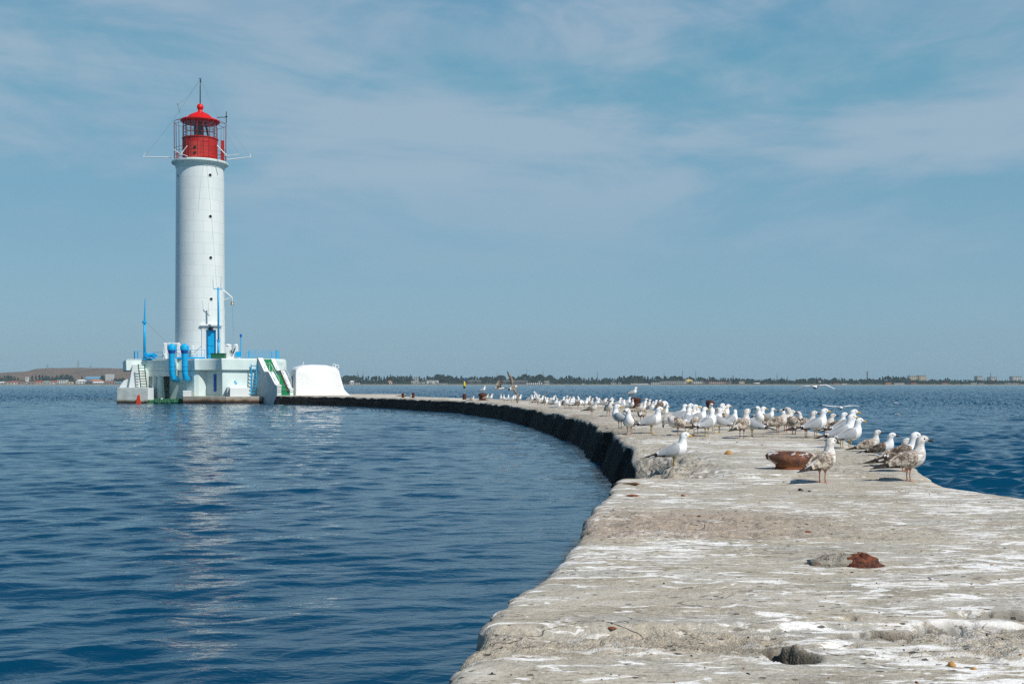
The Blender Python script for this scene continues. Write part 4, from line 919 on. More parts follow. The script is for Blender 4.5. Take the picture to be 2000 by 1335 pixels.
# ------------------------------------------------------------------ gulls
def featherm(name, c1, c2, scale, lo, hi, sc=(1, 1, 1), vor=False):
    m, t, b = newmat(name); v = objco(t)
    if vor:
        a = noise(t, v, scale, 4, .62, .9, (.42, 1, .9)); b2 = noise(t, v, scale*.28, 3, .6)
        f = mth(t, 'ADD', mth(t, 'MULTIPLY', mth(t, 'SUBTRACT', a, .5), 1.0), mth(t, 'MULTIPLY', b2, 1.0)); c = mixc(t, ramp(t, f, [(lo, 0), (hi, 1)]), c1, c2)
    else: c = mixc(t, ramp(t, noise(t, v, scale, 5, .65, .4, sc), [(lo, 0), (hi, 1)]), c1, c2)
    t.links.new(c, b.inputs['Base Color']); b.inputs['Roughness'].default_value = .75; b.inputs['Specular IOR Level'].default_value = .2
    bump(t, b, noise(t, v, 70, 4, .6, 0, (.5, 1, 1)), .25, .004); return m
G = {}
G['white'] = featherm('white_plumage', (.74, .74, .73), (.82, .82, .815), 14, .3, .7)
G['grey'] = featherm('grey_mantle', (.30, .315, .325), (.38, .395, .405), 12, .3, .7)
G['dark'] = featherm('dark_primaries', (.022, .018, .016), (.06, .045, .038), 30, .4, .7)
G['brownp'] = featherm('worn_brown_primaries', (.09, .045, .03), (.20, .105, .07), 22, .4, .65)
G['mottle'] = featherm('mottled_brown_wing', (.105, .07, .046), (.52, .455, .38), 75, .38, .60, (1, 1, 1), True)
G['mottle_dark'] = featherm('dark_mottled_wing', (.055, .038, .027), (.36, .29, .23), 70, .40, .64, (1, 1, 1), True)
G['streak'] = featherm('streaked_plumage', (.36, .30, .25), (.72, .70, .67), 38, .36, .56, (.5, 1, 1))
G['softbrown'] = featherm('dusky_plumage', (.40, .33, .27), (.66, .61, .55), 24, .35, .65)
G['yellow'] = mat('yellow_bill', (.62, .34, .03), .4, .1, 20)
G['bill_dark'] = mat('dark_bill', (.03, .025, .024), .4, .2, 20)
G['leg_yellow'] = mat('yellow_leg', (.50, .36, .12), .55, .15, 20)
G['leg_pink'] = mat('pinkish_leg', (.46, .22, .17), .55, .15, 20)
G['eye'] = mat('dark_eye', (.008, .007, .006), .1, .1, 5, spec=.6)

BODY = [(-.305, .122, .030, .005), (-.25, .135, .036, .012), (-.18, .150, .044, .026), (-.10, .168, .064, .048), (-.035, .186, .081, .068), (.025, .203, .092, .085), (.080, .230, .086, .084)]
NECKS = {  # x, z, half width, half depth along the neck up to the back of the head
    'alert': [(.104, .274, .066, .064), (.109, .314, .047, .049), (.112, .345, .040, .043)],
    'calm': [(.102, .262, .066, .064), (.110, .292, .050, .050), (.116, .315, .040, .043)],
    'preen': [(.108, .262, .062, .058), (.132, .280, .046, .044), (.158, .276, .038, .038)],
    'sleep': [(.092, .262, .064, .060), (.088, .288, .050, .048), (.075, .302, .042, .042)],
}
def gull_meshes(plum, pose, yaw):
    neck = NECKS[pose]; hx, hz = neck[-1][0], neck[-1][1]; ca, sa = math.cos(yaw), math.sin(yaw)
    pts = [(x, 0, z, w, h, 0.0) for x, z, w, h in BODY]
    for i, (x, z, w, h) in enumerate(neck): pts.append((x, 0, z, w, h, yaw*(i+1)/3))
    if pose == 'preen': hd = [(.030, -.028, .039, .041), (.052, -.066, .034, .036), (.062, -.094, .021, .023), (.066, -.110, .010, .011)]; bk = [(.066, -.108), (.071, -.135), (.066, -.160)]
    else: hd = [(.010, .032, .042, .046), (.036, .049, .037, .039), (.063, .047, .024, .027), (.078, .042, .013, .016)]; bk = [(.070, .043), (.104, .038), (.133, .022)]
    for a, b, w, h in hd: pts.append((hx+a*ca, a*sa, hz+b, w, h, yaw))
    T = catmull(pts, 3); n = 16; rings = []
    for i in range(len(T)):
        p = Vector(T[i][:3]); t = Vector(T[min(i+1, len(T)-1)][:3])-Vector(T[max(i-1, 0)][:3]); t.normalize()
        s = Vector((-math.sin(T[i][5]), math.cos(T[i][5]), 0)); u = t.cross(s).normalized()
        rings.append([p+s*(T[i][3]*math.cos(2*math.pi*k/n))+u*(T[i][4]*math.sin(2*math.pi*k/n)) for k in range(n)])
    bm_ = MB(); nb = len(rings); ad = plum != 'juv'
    # the mantle covers the back: grey on adults
    def mi(i, j):
        back = 2 <= j % n <= 5 and (3*3-1) < i < 19
        tailtip = i < 3 and not ad
        if tailtip: return 2
        return 1 if back else 0
    bm_.loft(rings, mi); out = {'body': (bm_, [G['white'] if ad or plum == 'sub' else G['streak'], {'adult': G['grey'], 'juv': G['mottle'], 'sub': G['mottle_dark']}[plum], G['dark']])}
    wt = [(.086, .050, .240, .010, .022), (.055, .074, .236, .016, .050), (0, .084, .216, .019, .066), (-.06, .076, .196, .019, .062), (-.12, .060, .176, .016, .048), (-.19, .042, .156, .012, .030), (-.25, .026, .141, .009, .018), (-.32, .010, .127, .006, .010), (-.375, -.004, .117, .002, .003)]
    for sgn, nm in ((1, 'wl'), (-1, 'wr')):
        T2 = catmull(wt, 3); rings = []
        for i, (x, y, z, th, hh) in enumerate(T2):
            r = []
            for k in range(12):
                a = 2*math.pi*k/12; oy = th*math.cos(a); oz = hh*math.sin(a)
                r.append((x-.25*oz*(1 if x > 0 else .5), sgn*(y+oy-.30*max(oz, 0)*(1 if oz > 0 else 0)), z+oz))
            rings.append(r)
        w_ = MB(); cut = 13
        w_.loft(rings, lambda i, j: 1 if i >= 16 or (i >= 12 and j in (8, 9, 10)) else (2 if i >= 15 and j in (1, 2, 3, 4) else 0))
        out[nm] = (w_, [{'adult': G['grey'], 'juv': G['mottle'], 'sub': G['mottle_dark']}[plum], G['dark'] if plum != 'worn' else G['brownp'], G['white'] if ad else G['mottle']])
    # bill
    m = MB(); rr = []
    for (a, b), (w, h) in zip(bk, ((.013, .016), (.010, .0145), (.002, .003))):
        c = Vector((hx+a*ca, a*sa, hz+b)); s = Vector((-sa, ca, 0)); u = Vector((0, 0, 1)) if pose != 'preen' else Vector((ca, sa, .2)).normalized()
        rr.append([c+s*(w*math.cos(2*math.pi*k/10))+u*(h*math.sin(2*math.pi*k/10)) for k in range(10)])
    T3 = [rr[0], [(Vector(p)+Vector(q))/2 for p, q in zip(rr[0], rr[1])], rr[1], rr[2]]; m.loft(T3); out['bill'] = (m, G['yellow'] if plum == 'adult' else G['bill_dark'])
    for sgn, nm in ((1, 'el'), (-1, 'er')):
        a, b = (.034, .055) if pose != 'preen' else (.058, -.06)
        c = Vector((hx+a*ca, a*sa, hz+b))+Vector((-sa, ca, 0))*(sgn*.0335); m = MB()
        m.lathe(c, [(.0005, -.0088), (.007, -.006), (.0092, 0), (.007, .006), (.0005, .0088)], 10); out[nm] = (m, G['eye'])
    for sgn, nm in ((1, 'gl'), (-1, 'gr')):
        m = MB(); y = sgn*.032
        m.tube([(.0, y, .135), (.002, y, .105), (.004, y, .095), (-.002, y, .05), (.004, y, .012)], [.020, .012, .0062, .0055, .0058], 8)
        f = [(-.012, y, .004), (.030, y-.026, .003), (.044, y, .003), (.030, y+.026, .003)]
        m.add([(p[0], p[1], p[2]+.005) for p in f]+[(p[0], p[1], p[2]-.006) for p in f], [(0, 1, 2, 3), (7, 6, 5, 4), (0, 4, 5, 1), (1, 5, 6, 2), (2, 6, 7, 3), (3, 7, 4, 0)])
        out[nm] = (m, G['leg_yellow'] if plum == 'adult' else G['leg_pink'])
    return out
PROTO = {}
PART = {'body': 'body', 'wl': 'wing', 'wr': 'wing', 'bill': 'bill', 'el': 'eye', 'er': 'eye', 'gl': 'leg', 'gr': 'leg'}
def gull_proto(plum, pose, yawd):
    k = (plum, pose, yawd)
    if k not in PROTO:
        PROTO[k] = {}
        for nm, (m, mats_) in gull_meshes(plum, pose, R(yawd)).items():
            o = m.build(PART[nm], mats_, smooth=True); PROTO[k][nm] = o.data; bpy.data.objects.remove(o)
    return PROTO[k]
HPOSE = {'alert': .436, 'calm': .405, 'preen': .325, 'sleep': .378}
GSTAND = 'gulls resting on the breakwater'
def gull(x, y, H, face, plum, pose, yaw, label, sit=False, z=None, dist=None, eyes=None, group=GSTAND):
    dz = (CAMZ-PTOP) if z is None else CAMZ-z
    d = dz*FPX/(y-HOR) if dist is None else dist
    X = (x-1000)*d/FPX; hm = H*d/FPX; hp = HPOSE[pose]-(.095 if sit else 0)
    s = max(.86, min(1.16, hm/hp))
    if z is None:
        if not on_pier(X, d): print('OFF PIER', x, y, round(X, 2), round(d, 2), round(float(edgeL([d])[0]), 2), round(float(edgeR([d])[0]), 2))
        z = ground(X, d)
    t = thing('gull', (X, d, z-(.095*s if sit else 0)), label, 'gull', group); t.rotation_euler.z = R(face); t.scale = (s, s, s)
    for nm, me in gull_proto(plum, pose, yaw).items():
        if sit and nm in ('gl', 'gr'): continue
        if d > 34 and nm in ('el', 'er'): continue
        o = bpy.data.objects.new(PART[nm], me); COL.objects.link(o); o.parent = t
    return t
A, J, U = 'adult', 'juv', 'sub'
GULLS = [
 # front row, near the camera
 (1316, 897, 69, 2, A, 'alert', 0, 'white grey-backed gull with yellow bill, standing alone at the corner of the broken edge'),
 (1606, 942, 89, 38, J, 'alert', -12, 'young brown speckled gull with pink legs, standing right beside the low broad bollard'),
 (1774, 938, 90, 6, J, 'alert', -8, 'speckled young gull with dark bill, standing foremost at the seaward edge'),
 (1765, 925, 78, 8, U, 'alert', 0, 'white-headed gull partly hidden behind the foremost speckled gull at the edge'),
 (1748, 914, 54, 5, J, 'calm', 5, 'low dark gull whose head shows just left of the two speckled heads', True),
 (1723, 893, 42, -22, U, 'alert', 10, 'brown-winged gull crouching at the seaward edge, looking right', True),
 (1697, 885, 40, 4, J, 'alert', 0, 'pale brown gull crouching at the seaward edge, with long upright neck', True),
 # tight row along the seaward edge
 (1660, 880, 62, 8, A, 'alert', 0, 'white gull with bright yellow bill and yellow legs, rightmost of the tall row'),
 (1644, 877, 67, 8, A, 'alert', 0, 'grey-backed gull with yellow bill, just left of the rightmost tall one'),
 (1650, 862, 62, 10, A, 'alert', 0, 'gull whose yellow-billed head rises highest behind the rightmost pair'),
 (1634, 857, 50, 8, U, 'alert', 0, 'dark brown winged gull with streaked neck, behind the two grey-backed ones'),
 (1612, 852, 44, 6, J, 'calm', 0, 'streaked head peeping between a tall yellow-billed gull and a brown-winged one'),
 (1593, 858, 61, 10, A, 'alert', 0, 'tall white gull with grey wing, in the middle of the row along the edge'),
 (1574, 857, 53, 8, J, 'alert', 0, 'pale speckled gull with dark eye, just left of a tall white one'),
 (1551, 848, 54, 118, J, 'alert', 40, 'brown mottled gull seen from behind, looking left, at the left end of the edge row'),
 (1541, 842, 43, 160, U, 'alert', 0, 'white head hidden behind the brown gull that looks left'),
 (1572, 842, 39, 150, J, 'alert', 0, 'small dark-faced head behind the speckled row, looking left'),
 (1519, 848, 43, 14, J, 'preen', 0, 'brown mottled gull bending its head down to preen its breast'),
 # middle of the flock
 (1449, 859, 61, 48, J, 'alert', -22, 'pale brown gull stepping forward with one reddish foot, seen from behind'),
 (1469, 853, 64, 150, A, 'alert', -150, 'gull with black wing tips and head turned right, behind a stepping brown gull'),
 (1479, 838, 44, 20, A, 'alert', 0, 'small white gull facing right, between two larger ones of the middle flock'),
 (1487, 838, 45, -130, U, 'alert', -10, 'gull facing the camera with a smudged dark face, in the middle flock'),
 (1500, 828, 28, 8, A, 'alert', 0, 'small white gull with yellow bill, alone in a gap before the water'),
 (1427, 840, 40, 32, A, 'calm', 40, 'gull on yellow legs with head turned away, right of the large central group'),
 (1411, 826, 37, 10, A, 'alert', 0, 'white gull with bright yellow bill, right of the half hidden round bollard'),
 (1402, 832, 40, 14, A, 'alert', 0, 'white gull overlapping a yellow-billed one in the central group'),
 (1405, 847, 40, 178, A, 'preen', 30, 'dark grey gull with head tucked down, wing tips to the right'),
 (1380, 852, 58, 36, A, 'alert', 20, 'large grey-backed gull on yellow legs, in the middle of the central group'),
 (1393, 845, 48, 20, A, 'calm', 0, 'white-breasted gull standing close behind the large central grey-backed one'),
 (1385, 827, 40, -80, U, 'alert', 0, 'greyish head right in front of the round-topped bollard'),
 (1399, 826, 39, 10, U, 'alert', 0, 'streaked head just right of the round-topped bollard'),
 (1369, 832, 39, -150, A, 'alert', 20, 'white gull looking down to the left, left of the round-topped bollard'),
 (1355, 830, 38, 10, J, 'alert', 0, 'brown-backed gull facing right, alone between two clusters'),
 (1335, 832, 50, 8, A, 'alert', 0, 'tall white gull with hooked bill, leading the cluster left of centre'),
 (1344, 835, 46, 12, A, 'alert', -10, 'white gull whose head overlaps a tall one, left of centre'),
 (1326, 827, 38, 6, A, 'alert', 0, 'small white head behind the cluster left of centre'),
 (1342, 843, 46, 70, A, 'calm', -40, 'gull with rounded pale grey back, head turned right, left of centre'),
 (1324, 851, 43, 172, J, 'preen', 0, 'brown mottled gull with bowed head, behind the lone front gull'),
 (1359, 849, 36, 80, J, 'preen', 20, 'brown spotted gull with lowered head, beside the large grey-backed one'),
 (1272, 847, 54, 8, A, 'alert', 0, 'white gull with brown wing tips stretched left, on one pale leg'),
 (1229, 849, 52, -104, U, 'alert', -35, 'gull facing the camera with a broad white breast, near the broken edge'),
 (1211, 838, 55, 130, A, 'alert', -130, 'grey-backed gull seen from behind, looking right, by the left edge'),
 (1188, 814, 33, -75, J, 'alert', 0, 'upright buff-brown gull facing the camera, by the left edge'),
 (1156, 812, 26, -22, J, 'calm', 10, 'dusky gull with dark wing, near the dark left edge, facing right'),
 (1254, 825, 30, 75, J, 'preen', 0, 'mottled gull with dark fanned tail turned to the camera'),
 # around the tall rust-streaked bollard
 (1236, 772, 20, 10, A, 'alert', 0, 'lone gull standing on top of the tall rusty bollard', False, 'ZG2'),
 (1206, 797, 21, 10, A, 'alert', 0, 'white gull left of the tall bollard, head highest among its neighbours'),
 (1214, 803, 23, 40, A, 'calm', 30, 'grey gull seen from behind with dark wing tip, left of the tall bollard'),
 (1224, 796, 21, 20, A, 'calm', 0, 'white gull leaning forward, just left of the tall bollard'),
 (1233, 800, 21, -70, A, 'alert', 0, 'white-fronted gull directly before the tall bollard'),
 (1222, 800, 19, 170, A, 'calm', 0, 'dark-winged gull low beside the tall bollard, facing left'),
 (1256, 798, 21, -20, A, 'alert', 0, 'white head just right of the tall bollard'),
 (1263, 801, 22, 10, J, 'alert', 0, 'buff-headed gull behind a yellow bill, right of the tall bollard'),
 (1254, 807, 23, 18, A, 'alert', 0, 'grey gull with yellow bill, right of the tall bollard'),
 (1271, 808, 23, -60, A, 'alert', 15, 'white gull with drooped wing, third right of the tall bollard'),
 (1275, 803, 22, 0, U, 'alert', 0, 'white-headed gull with brown wing, beyond the third one right of the bollard'),
 (1283, 801, 21, -10, A, 'alert', 0, 'small white gull, rightmost head against the water beyond the bollard'),
 (1290, 806, 23, 20, U, 'preen', 0, 'grey gull curling its neck to preen, right of the tall bollard'),
 (1296, 812, 18, 5, A, 'alert', 0, 'small white gull sitting low, facing right, at the right end of the bollard group', True),
 # far left flock
 (1141, 797, 20, 10, A, 'alert', 0, 'white gull facing right, at the right end of the far flock'),
 (1134, 791, 16, 170, A, 'alert', 0, 'small white gull looking left, second from the right of the far flock'),
 (1152, 795, 18, -10, J, 'alert', 0, 'buff-chested gull in the gap right of the far flock'),
 (1164, 797, 20, 20, A, 'alert', 0, 'white-necked gull with pale wing, middle of three in the gap'),
 (1178, 795, 18, 8, A, 'calm', 0, 'gull with long wing stretched left, right of three in the gap'),
 (1186, 796, 17, 160, J, 'calm', 0, 'brown hunched gull facing left, behind the upright buff-brown one'),
 (1191, 797, 18, 10, A, 'calm', 0, 'white round-backed gull, behind the upright buff-brown one'),
 (1034, 786, 14, 8, A, 'alert', 0, 'slim white gull at the left end of the main far flock'),
 (1039, 786, 13, -90, A, 'alert', 0, 'white gull facing the camera, second from the left of the far flock'),
 (1044, 785, 12, 90, A, 'alert', 0, 'small white gull, third from the left of the far flock'),
 (1049, 785, 13, 20, A, 'alert', 0, 'small white gull directly below a raised wing'),
 (1050, 792, 14, 8, J, 'preen', 0, 'mottled gull bowing, in front of the wing-raising one'),
 (1064, 793, 15, 5, U, 'alert', 0, 'white-fronted gull with dark wing, right of the wing-raising one'),
 (1072, 789, 12, 10, J, 'preen', 0, 'brown gull bowing in the far flock'),
 (1078, 788, 12, 20, A, 'calm', 0, 'round white gull behind a brown one in the far flock'),
 (1083, 795, 18, -30, A, 'alert', 0, 'upright white gull with tail to the left, nearer side of the far flock'),
 (1088, 797, 13, 20, A, 'sleep', 0, 'white gull squatting in front of the second wing-raising one', True),
 (1104, 799, 27, -70, U, 'alert', 20, 'tallest white-breasted gull of the far flock, near the dark edge'),
 (1112, 797, 20, 30, A, 'alert', 0, 'white gull standing just right of the tallest of the far flock'),
 (1118, 797, 20, 60, A, 'alert', -20, 'broad white-backed gull, second right of the tallest of the far flock'),
 (1125, 792, 17, 160, A, 'alert', 0, 'slender white gull looking left, third right of the tallest'),
 (1056, 787, 13, 15, A, 'calm', 0, 'white gull in the far flock, standing under the second raised wing'),
 (1070, 792, 14, 170, A, 'alert', 0, 'white gull in the far flock looking left past a bowing brown one'),
 (1097, 792, 15, 25, A, 'alert', 0, 'white gull in the far flock, just left of the tallest one'),
 (1108, 791, 15, 12, J, 'calm', 0, 'pale buff gull in the far flock, behind the tallest one'),
 (1129, 798, 17, 20, U, 'preen', 0, 'brown-winged gull bowing at the nearer right end of the far flock'),
 (1147, 790, 15, 5, A, 'alert', 0, 'small white gull between the far flock and the gap'),
 (1170, 790, 15, 160, A, 'calm', 0, 'small white gull in the gap, looking left towards the far flock'),
 (1190, 793, 16, 15, A, 'alert', 0, 'small white gull farthest left of the group round the tall bollard'),
 (1246, 812, 23, 20, J, 'calm', 0, 'brown gull half hidden in front of the tall bollard'),
 (1363, 836, 42, 12, A, 'calm', 10, 'white gull standing between the grey-backed one and the brown spotted one'),
 (1416, 834, 38, 165, J, 'calm', 0, 'brown gull facing left, behind the dark grey one with tucked head'),
 (1534, 844, 44, 20, J, 'calm', -10, 'brown gull standing behind the one that preens its breast'),
 # left end of the resting birds
 (943, 768, 12, 12, A, 'alert', 0, 'gull standing on the wide rusty bollard', False, 'ZG1'),
 (949, 783, 11, 10, J, 'calm', 0, 'pale gull tucked against the right side of the wide rusty bollard'),
 (957, 783, 11, 5, A, 'alert', 0, 'white-headed gull right of the wide rusty bollard'),
 (978, 784, 12, -85, A, 'alert', 0, 'white gull below the brown flying pair, leftmost of a loose six'),
 (984, 786, 11, -90, A, 'alert', 0, 'white-breasted gull, second of a loose six'),
 (991, 786, 10, 60, A, 'alert', 0, 'small white gull, third of a loose six'),
 (999, 786, 10, 20, A, 'calm', 0, 'white gull, fourth of a loose six'),
 (1004, 785, 12, 30, A, 'alert', 0, 'white gull, fifth of a loose six, nearest the brown wing'),
 (1013, 785, 13, 6, A, 'alert', 0, 'white gull at the lower tip of the large brown wing'),
 (921, 783, 6, 8, J, 'calm', 0, 'buff gull lying down left of the wide rusty bollard', True),
 (803, 776.6, 7, -70, A, 'calm', 0, 'single white gull far out beside a small dark bollard', True),
]
for g in GULLS:
    sit = g[8] if len(g) > 8 else False; zz = None
    if len(g) > 9:
        zz = {'ZG1': ZG1, 'ZG2': ZG2}[g[9]]; dd = place(0, 782.5)[1] if g[9] == 'ZG1' else place(0, 797)[1]
        gull(*g[:8], sit=sit, z=zz, dist=dd)
    else: gull(*g[:8], sit=sit)

# flying and wing-raising gulls
def wing_mesh(L, plum, lift, droop, sgn, sweep=.10):
    """spread wing along +-y; lift/droop are the angles of the arm and the hand (radians)"""
    n = 16; rings = []; y = z = 0.0; P0 = Vector((.09, sgn*.05, .02))
    for i in range(n+1):
        f = i/n; ang = lift if f < .42 else droop; 
        if i: y += L/n*math.cos(ang); z += L/n*math.sin(ang)
        le = .02+.30*min(f, .42)*.42-(max(0, f-.42)**1.25)*(.42+sweep); ch = (.17-.02*f)*(1 if f < .55 else max(.05, 1-((f-.55)/.45)**1.8)); th = .014*(1-.75*f)
        r = []
        for k in range(12):
            a = 2*math.pi*k/12; cx = le-ch*.5*(1-math.cos(a)); cz = th*math.sin(a)*(1.0 if math.cos(a) > -.6 else .35)+.018*(1-(2*(le-cx)/max(ch, .01)-1)**2)*(1-f)
            r.append((P0.x+cx, P0.y+sgn*y, P0.z+z+cz))
        rings.append(r)
    m = MB(); m.loft(rings, lambda i, j: 1 if i >= 13 else (2 if j in (4, 5, 6, 7) and i > 1 else 0))
    base = {'adult': G['grey'], 'juv': G['mottle'], 'sub': G['mottle_dark']}[plum]
    return m, [base, G['dark'], G['white'] if plum == 'adult' else G['dark']]
FB = [(-.27, .0, .050, .004), (-.20, .0, .040, .012), (-.12, .0, .046, .034), (-.03, .0, .066, .056), (.05, .0, .068, .058), (.12, .006, .052, .048), (.165, .016, .040, .040), (.20, .022, .037, .038), (.23, .022, .028, .030), (.252, .018, .014, .016)]
def flying_gull(pos, fwd, up, plum, wl, wr, label, s=1.0, legs=False, L=.58, standing=False):
    t = thing('flying_gull' if not standing else 'gull', pos, label, 'gull', 'gulls with spread wings'); f = Vector(fwd).normalized(); u = Vector(up); u = (u-f*u.dot(f)).normalized(); sd2 = u.cross(f)
    t.rotation_euler = Matrix((f, sd2, u)).transposed().to_euler(); t.scale = (s, s, s)
    T = catmull(FB, 3); n = 14; rings = []
    for x, z, w, h in T: rings.append([(x, w*math.cos(6.2832*k/n), z+h*math.sin(6.2832*k/n)) for k in range(n)])
    m = MB(); ad = plum == 'adult'; m.loft(rings, lambda i, j: (1 if i < 4 and not ad else (2 if 2 <= j <= 4 and 5 < i < 15 else 0)))
    b = m.build('body', [G['white'] if ad else G['streak'], G['dark'], {'adult': G['grey'], 'juv': G['mottle'], 'sub': G['mottle_dark']}[plum]], t, smooth=True)
    for sgn, (a, d) in ((1, wl), (-1, wr)):
        m, mats_ = wing_mesh(L, plum, R(a), R(d), sgn); m.build('wing', mats_, t, smooth=True)
    m = MB(); m.loft([[(.248+a, w*math.cos(.6283*k), .016+dz+h*math.sin(.6283*k)) for k in range(10)] for a, dz, w, h in ((0, 0, .012, .014), (.03, -.002, .009, .012), (.058, -.014, .002, .003))]); m.build('bill', G['yellow'] if ad else G['bill_dark'], t, smooth=True)
    if legs:
        for sgn in (1, -1):
            m = MB(); m.tube([(-.02, sgn*.03, -.04), (.0, sgn*.03, -.10), (.02, sgn*.03, -.17)], [.016, .006, .005], 7); m.build('leg', G['leg_yellow'], t)
    return t
d = 54
flying_gull(P(1001, 757, d), (.56, .75, .24), (.69, -.61, .30), U, (6, 16), (2, -10), 'brown gull banking steeply with one long wing straight up', 1.3, L=.62)
flying_gull(P(977, 758, d+1), (-1, -.25, -.10), (.05, -.25, 1), J, (70, 78), (62, 80), 'pale brown gull flying left with wings folded up, head lowered', 1.15, L=.36)
flying_gull(P(1056, 781, 58), (.55, .8, .25), (-.3, -.1, 1), A, (62, 84), (40, 30), 'gull in the far flock stretching both pale wings high, left of two', 1.15, True, L=.58, standing=True)
flying_gull(P(1094, 788, 52), (.2, 1, .3), (0, -.2, 1), A, (58, 78), (52, 44), 'gull in the far flock raising a dark-tipped wing, right of two', 1.1, True, L=.52, standing=True)
flying_gull(P(1592, 755.5, 32), (.42, .90, -.05), (-.16, -.42, 1), A, (-4, -26), (10, -22), 'grey gull with drooping wings, gliding over open water above the flock', 1.08, L=.62)
flying_gull(P(1642, 796, 32), (.25, .97, .0), (-.05, -.32, 1), A, (2, 8), (12, 2), 'gull flying away low over the water with wings level, behind the tall row', .95, L=.60)
flying_gull(P(1750, 786.5, 92), (1, .3, 0), (0, 0, 1), A, (75, -60), (75, -60), 'white speck of a gull floating on the open sea at right', .9, L=.12)
flying_gull(P(1753, 809, 56), (-1, .3, 0), (0, 0, 1), A, (75, -60), (75, -60), 'white gull floating low on the water, nearer of two', .55, L=.12)

# ------------------------------------------------------------------ far shore
SD = 1700.0
def land():
    m = MB(); xs = np.linspace(-1500, 1500, 61); prof = [(-14, -1.0, 0), (0, .1, 0), (5, .75, 0), (30, 2.2, 1), (90, 3.0, 1), (1080, 3.6, 1)]
    vs = []; 
    for x in xs:
        w = 8*math.sin(x*.013)+5*math.sin(x*.041)
        for dy, z, _ in prof: vs.append((x, SD+w+dy, z))
    k = len(prof); fs = [(i*k+j, (i+1)*k+j, (i+1)*k+j+1, i*k+j+1) for i in range(60) for j in range(k-1)]
    ms = [1 if prof[j+1][2] == 0 else 0 for i in range(60) for j in range(k-1)]
    m.add(vs, fs, ms); M['grassland'] = mat('dry_coast_scrub', (.085, .09, .05), .9, .4, .05, pos=True); M['sand'] = mat('pale_shingle', (.33, .32, .29), .9, .25, .08, pos=True)
    tag(m.build('shore', [M['grassland'], M['sand']], smooth=True), kind='structure')
    # bare hills on the left
    xs = np.linspace(-1250, -420, 150); yy = np.linspace(0, 1, 26); Y0 = 2150
    X, T = np.meshgrid(xs, yy); px = 1000+X*FPX/(Y0+170)
    top = np.interp(px, [-80, 0, 20, 45, 62, 90, 130, 180, 245, 330, 420, 520], [733, 726, 725.5, 725, 719, 716.6, 716, 716.5, 717, 720, 730, 748])
    H = CAMZ+(HOR-top)*(Y0+170)/FPX
    Zr = H*np.sin(np.clip(T, 0, 1)*math.pi*.5)**.85*(1-.25*sstep(.8, 1, T)); Zr = Zr+5*(fbm(X*.012, T*4, seed=7, o=4)-.5)*sstep(.05, .4, T)
    V = np.stack([X, Y0+T*260, 2.5+np.maximum(Zr, 0)*.95], -1)
    mm_, t, b = newmat('bare_hillside'); v = posco(t); n = noise(t, v, .018, 6, .65, .6, (1, .5, 2.5))
    c = ramp(t, n, [(.3, (.07, .065, .035)), (.48, (.15, .09, .055)), (.6, (.10, .085, .045)), (.72, (.19, .115, .075))]); t.links.new(c, b.inputs['Base Color']); b.inputs['Roughness'].default_value = .95
    tag(gridmesh('hills', V, 26, 150, mm_), kind='structure')
land()
def leafm(name, a, b2):
    m, t, b = newmat(name); v = posco(t); c = mixc(t, ramp(t, noise(t, v, .35, 4, .6), [(.35, 0), (.65, 1)]), a, b2); t.links.new(c, b.inputs['Base Color']); b.inputs['Roughness'].default_value = .85; b.inputs['Specular IOR Level'].default_value = .15; return m
M['leaf1'] = leafm('dark_conifer_leaves', (.012, .028, .022), (.026, .050, .034)); M['leaf2'] = leafm('green_leaves', (.018, .038, .026), (.038, .066, .040)); M['bark'] = mat('bark', (.09, .07, .05), .9, .3, .5)
def crown_proto(kind, seed):
    rr = random.Random(seed); m = MB(); nq = {'poplar': 420, 'pine': 480, 'round': 620, 'bush': 340}[kind]
    clumps = [(rr.random()**.8, rr.uniform(0, 6.283), rr.uniform(.55, 1.0)) for _ in range(16)]
    for i in range(nq):
        c = rr.choice(clumps); f = min(1, max(0, c[0]+rr.gauss(0, .07))); a = c[1]+rr.gauss(0, .55)
        if kind == 'poplar': rad = .13*math.sin(math.pi*(.06+.9*f))**.6*(1-.35*f)
        elif kind == 'pine': rad = .24*(1-f)**.75+.012
        elif kind == 'round': rad = .36*math.sin(math.pi*(.10+.86*f))**.7
        else: rad = .62*math.sin(math.pi*(.2+.78*f))**.6
        r = rad*c[2]*math.sqrt(rr.random())*1.1; p = Vector((r*math.cos(a), r*math.sin(a), .10+.90*f if kind != 'bush' else f)); s = rr.uniform(.025, .055)*(1.25 if kind == 'bush' else 1)
        q = Vector((rr.gauss(0, 1), rr.gauss(0, 1), rr.gauss(0, .7))).normalized(); e = q.orthogonal().normalized(); g = q.cross(e)
        m.add([p+e*s, p+g*s*1.2, p-e*s, p-g*s*.8], [(0, 1, 2, 3)])
    me = m.build('crown', M['leaf1'] if kind in ('pine', 'poplar') else M['leaf2']); d_ = me.data; bpy.data.objects.remove(me); return d_
CR = {k: [crown_proto(k, s+i) for i in range(5)] for k, s in (('poplar', 1), ('pine', 20), ('round', 40), ('bush', 60))}
_tm = MB(); _tm.tube([(0, 0, -.02), (.004, 0, .3), (0, .004, .85)], [.020, .014, .004], 7)
for q in range(5): _tm.tube([(0, 0, .25+q*.1), (.09*math.cos(q*2.4), .09*math.sin(q*2.4), .38+q*.1)], [.007, .002], 5)
_to = _tm.build('trunk', M['bark']); TRUNK = _to.data; bpy.data.objects.remove(_to)
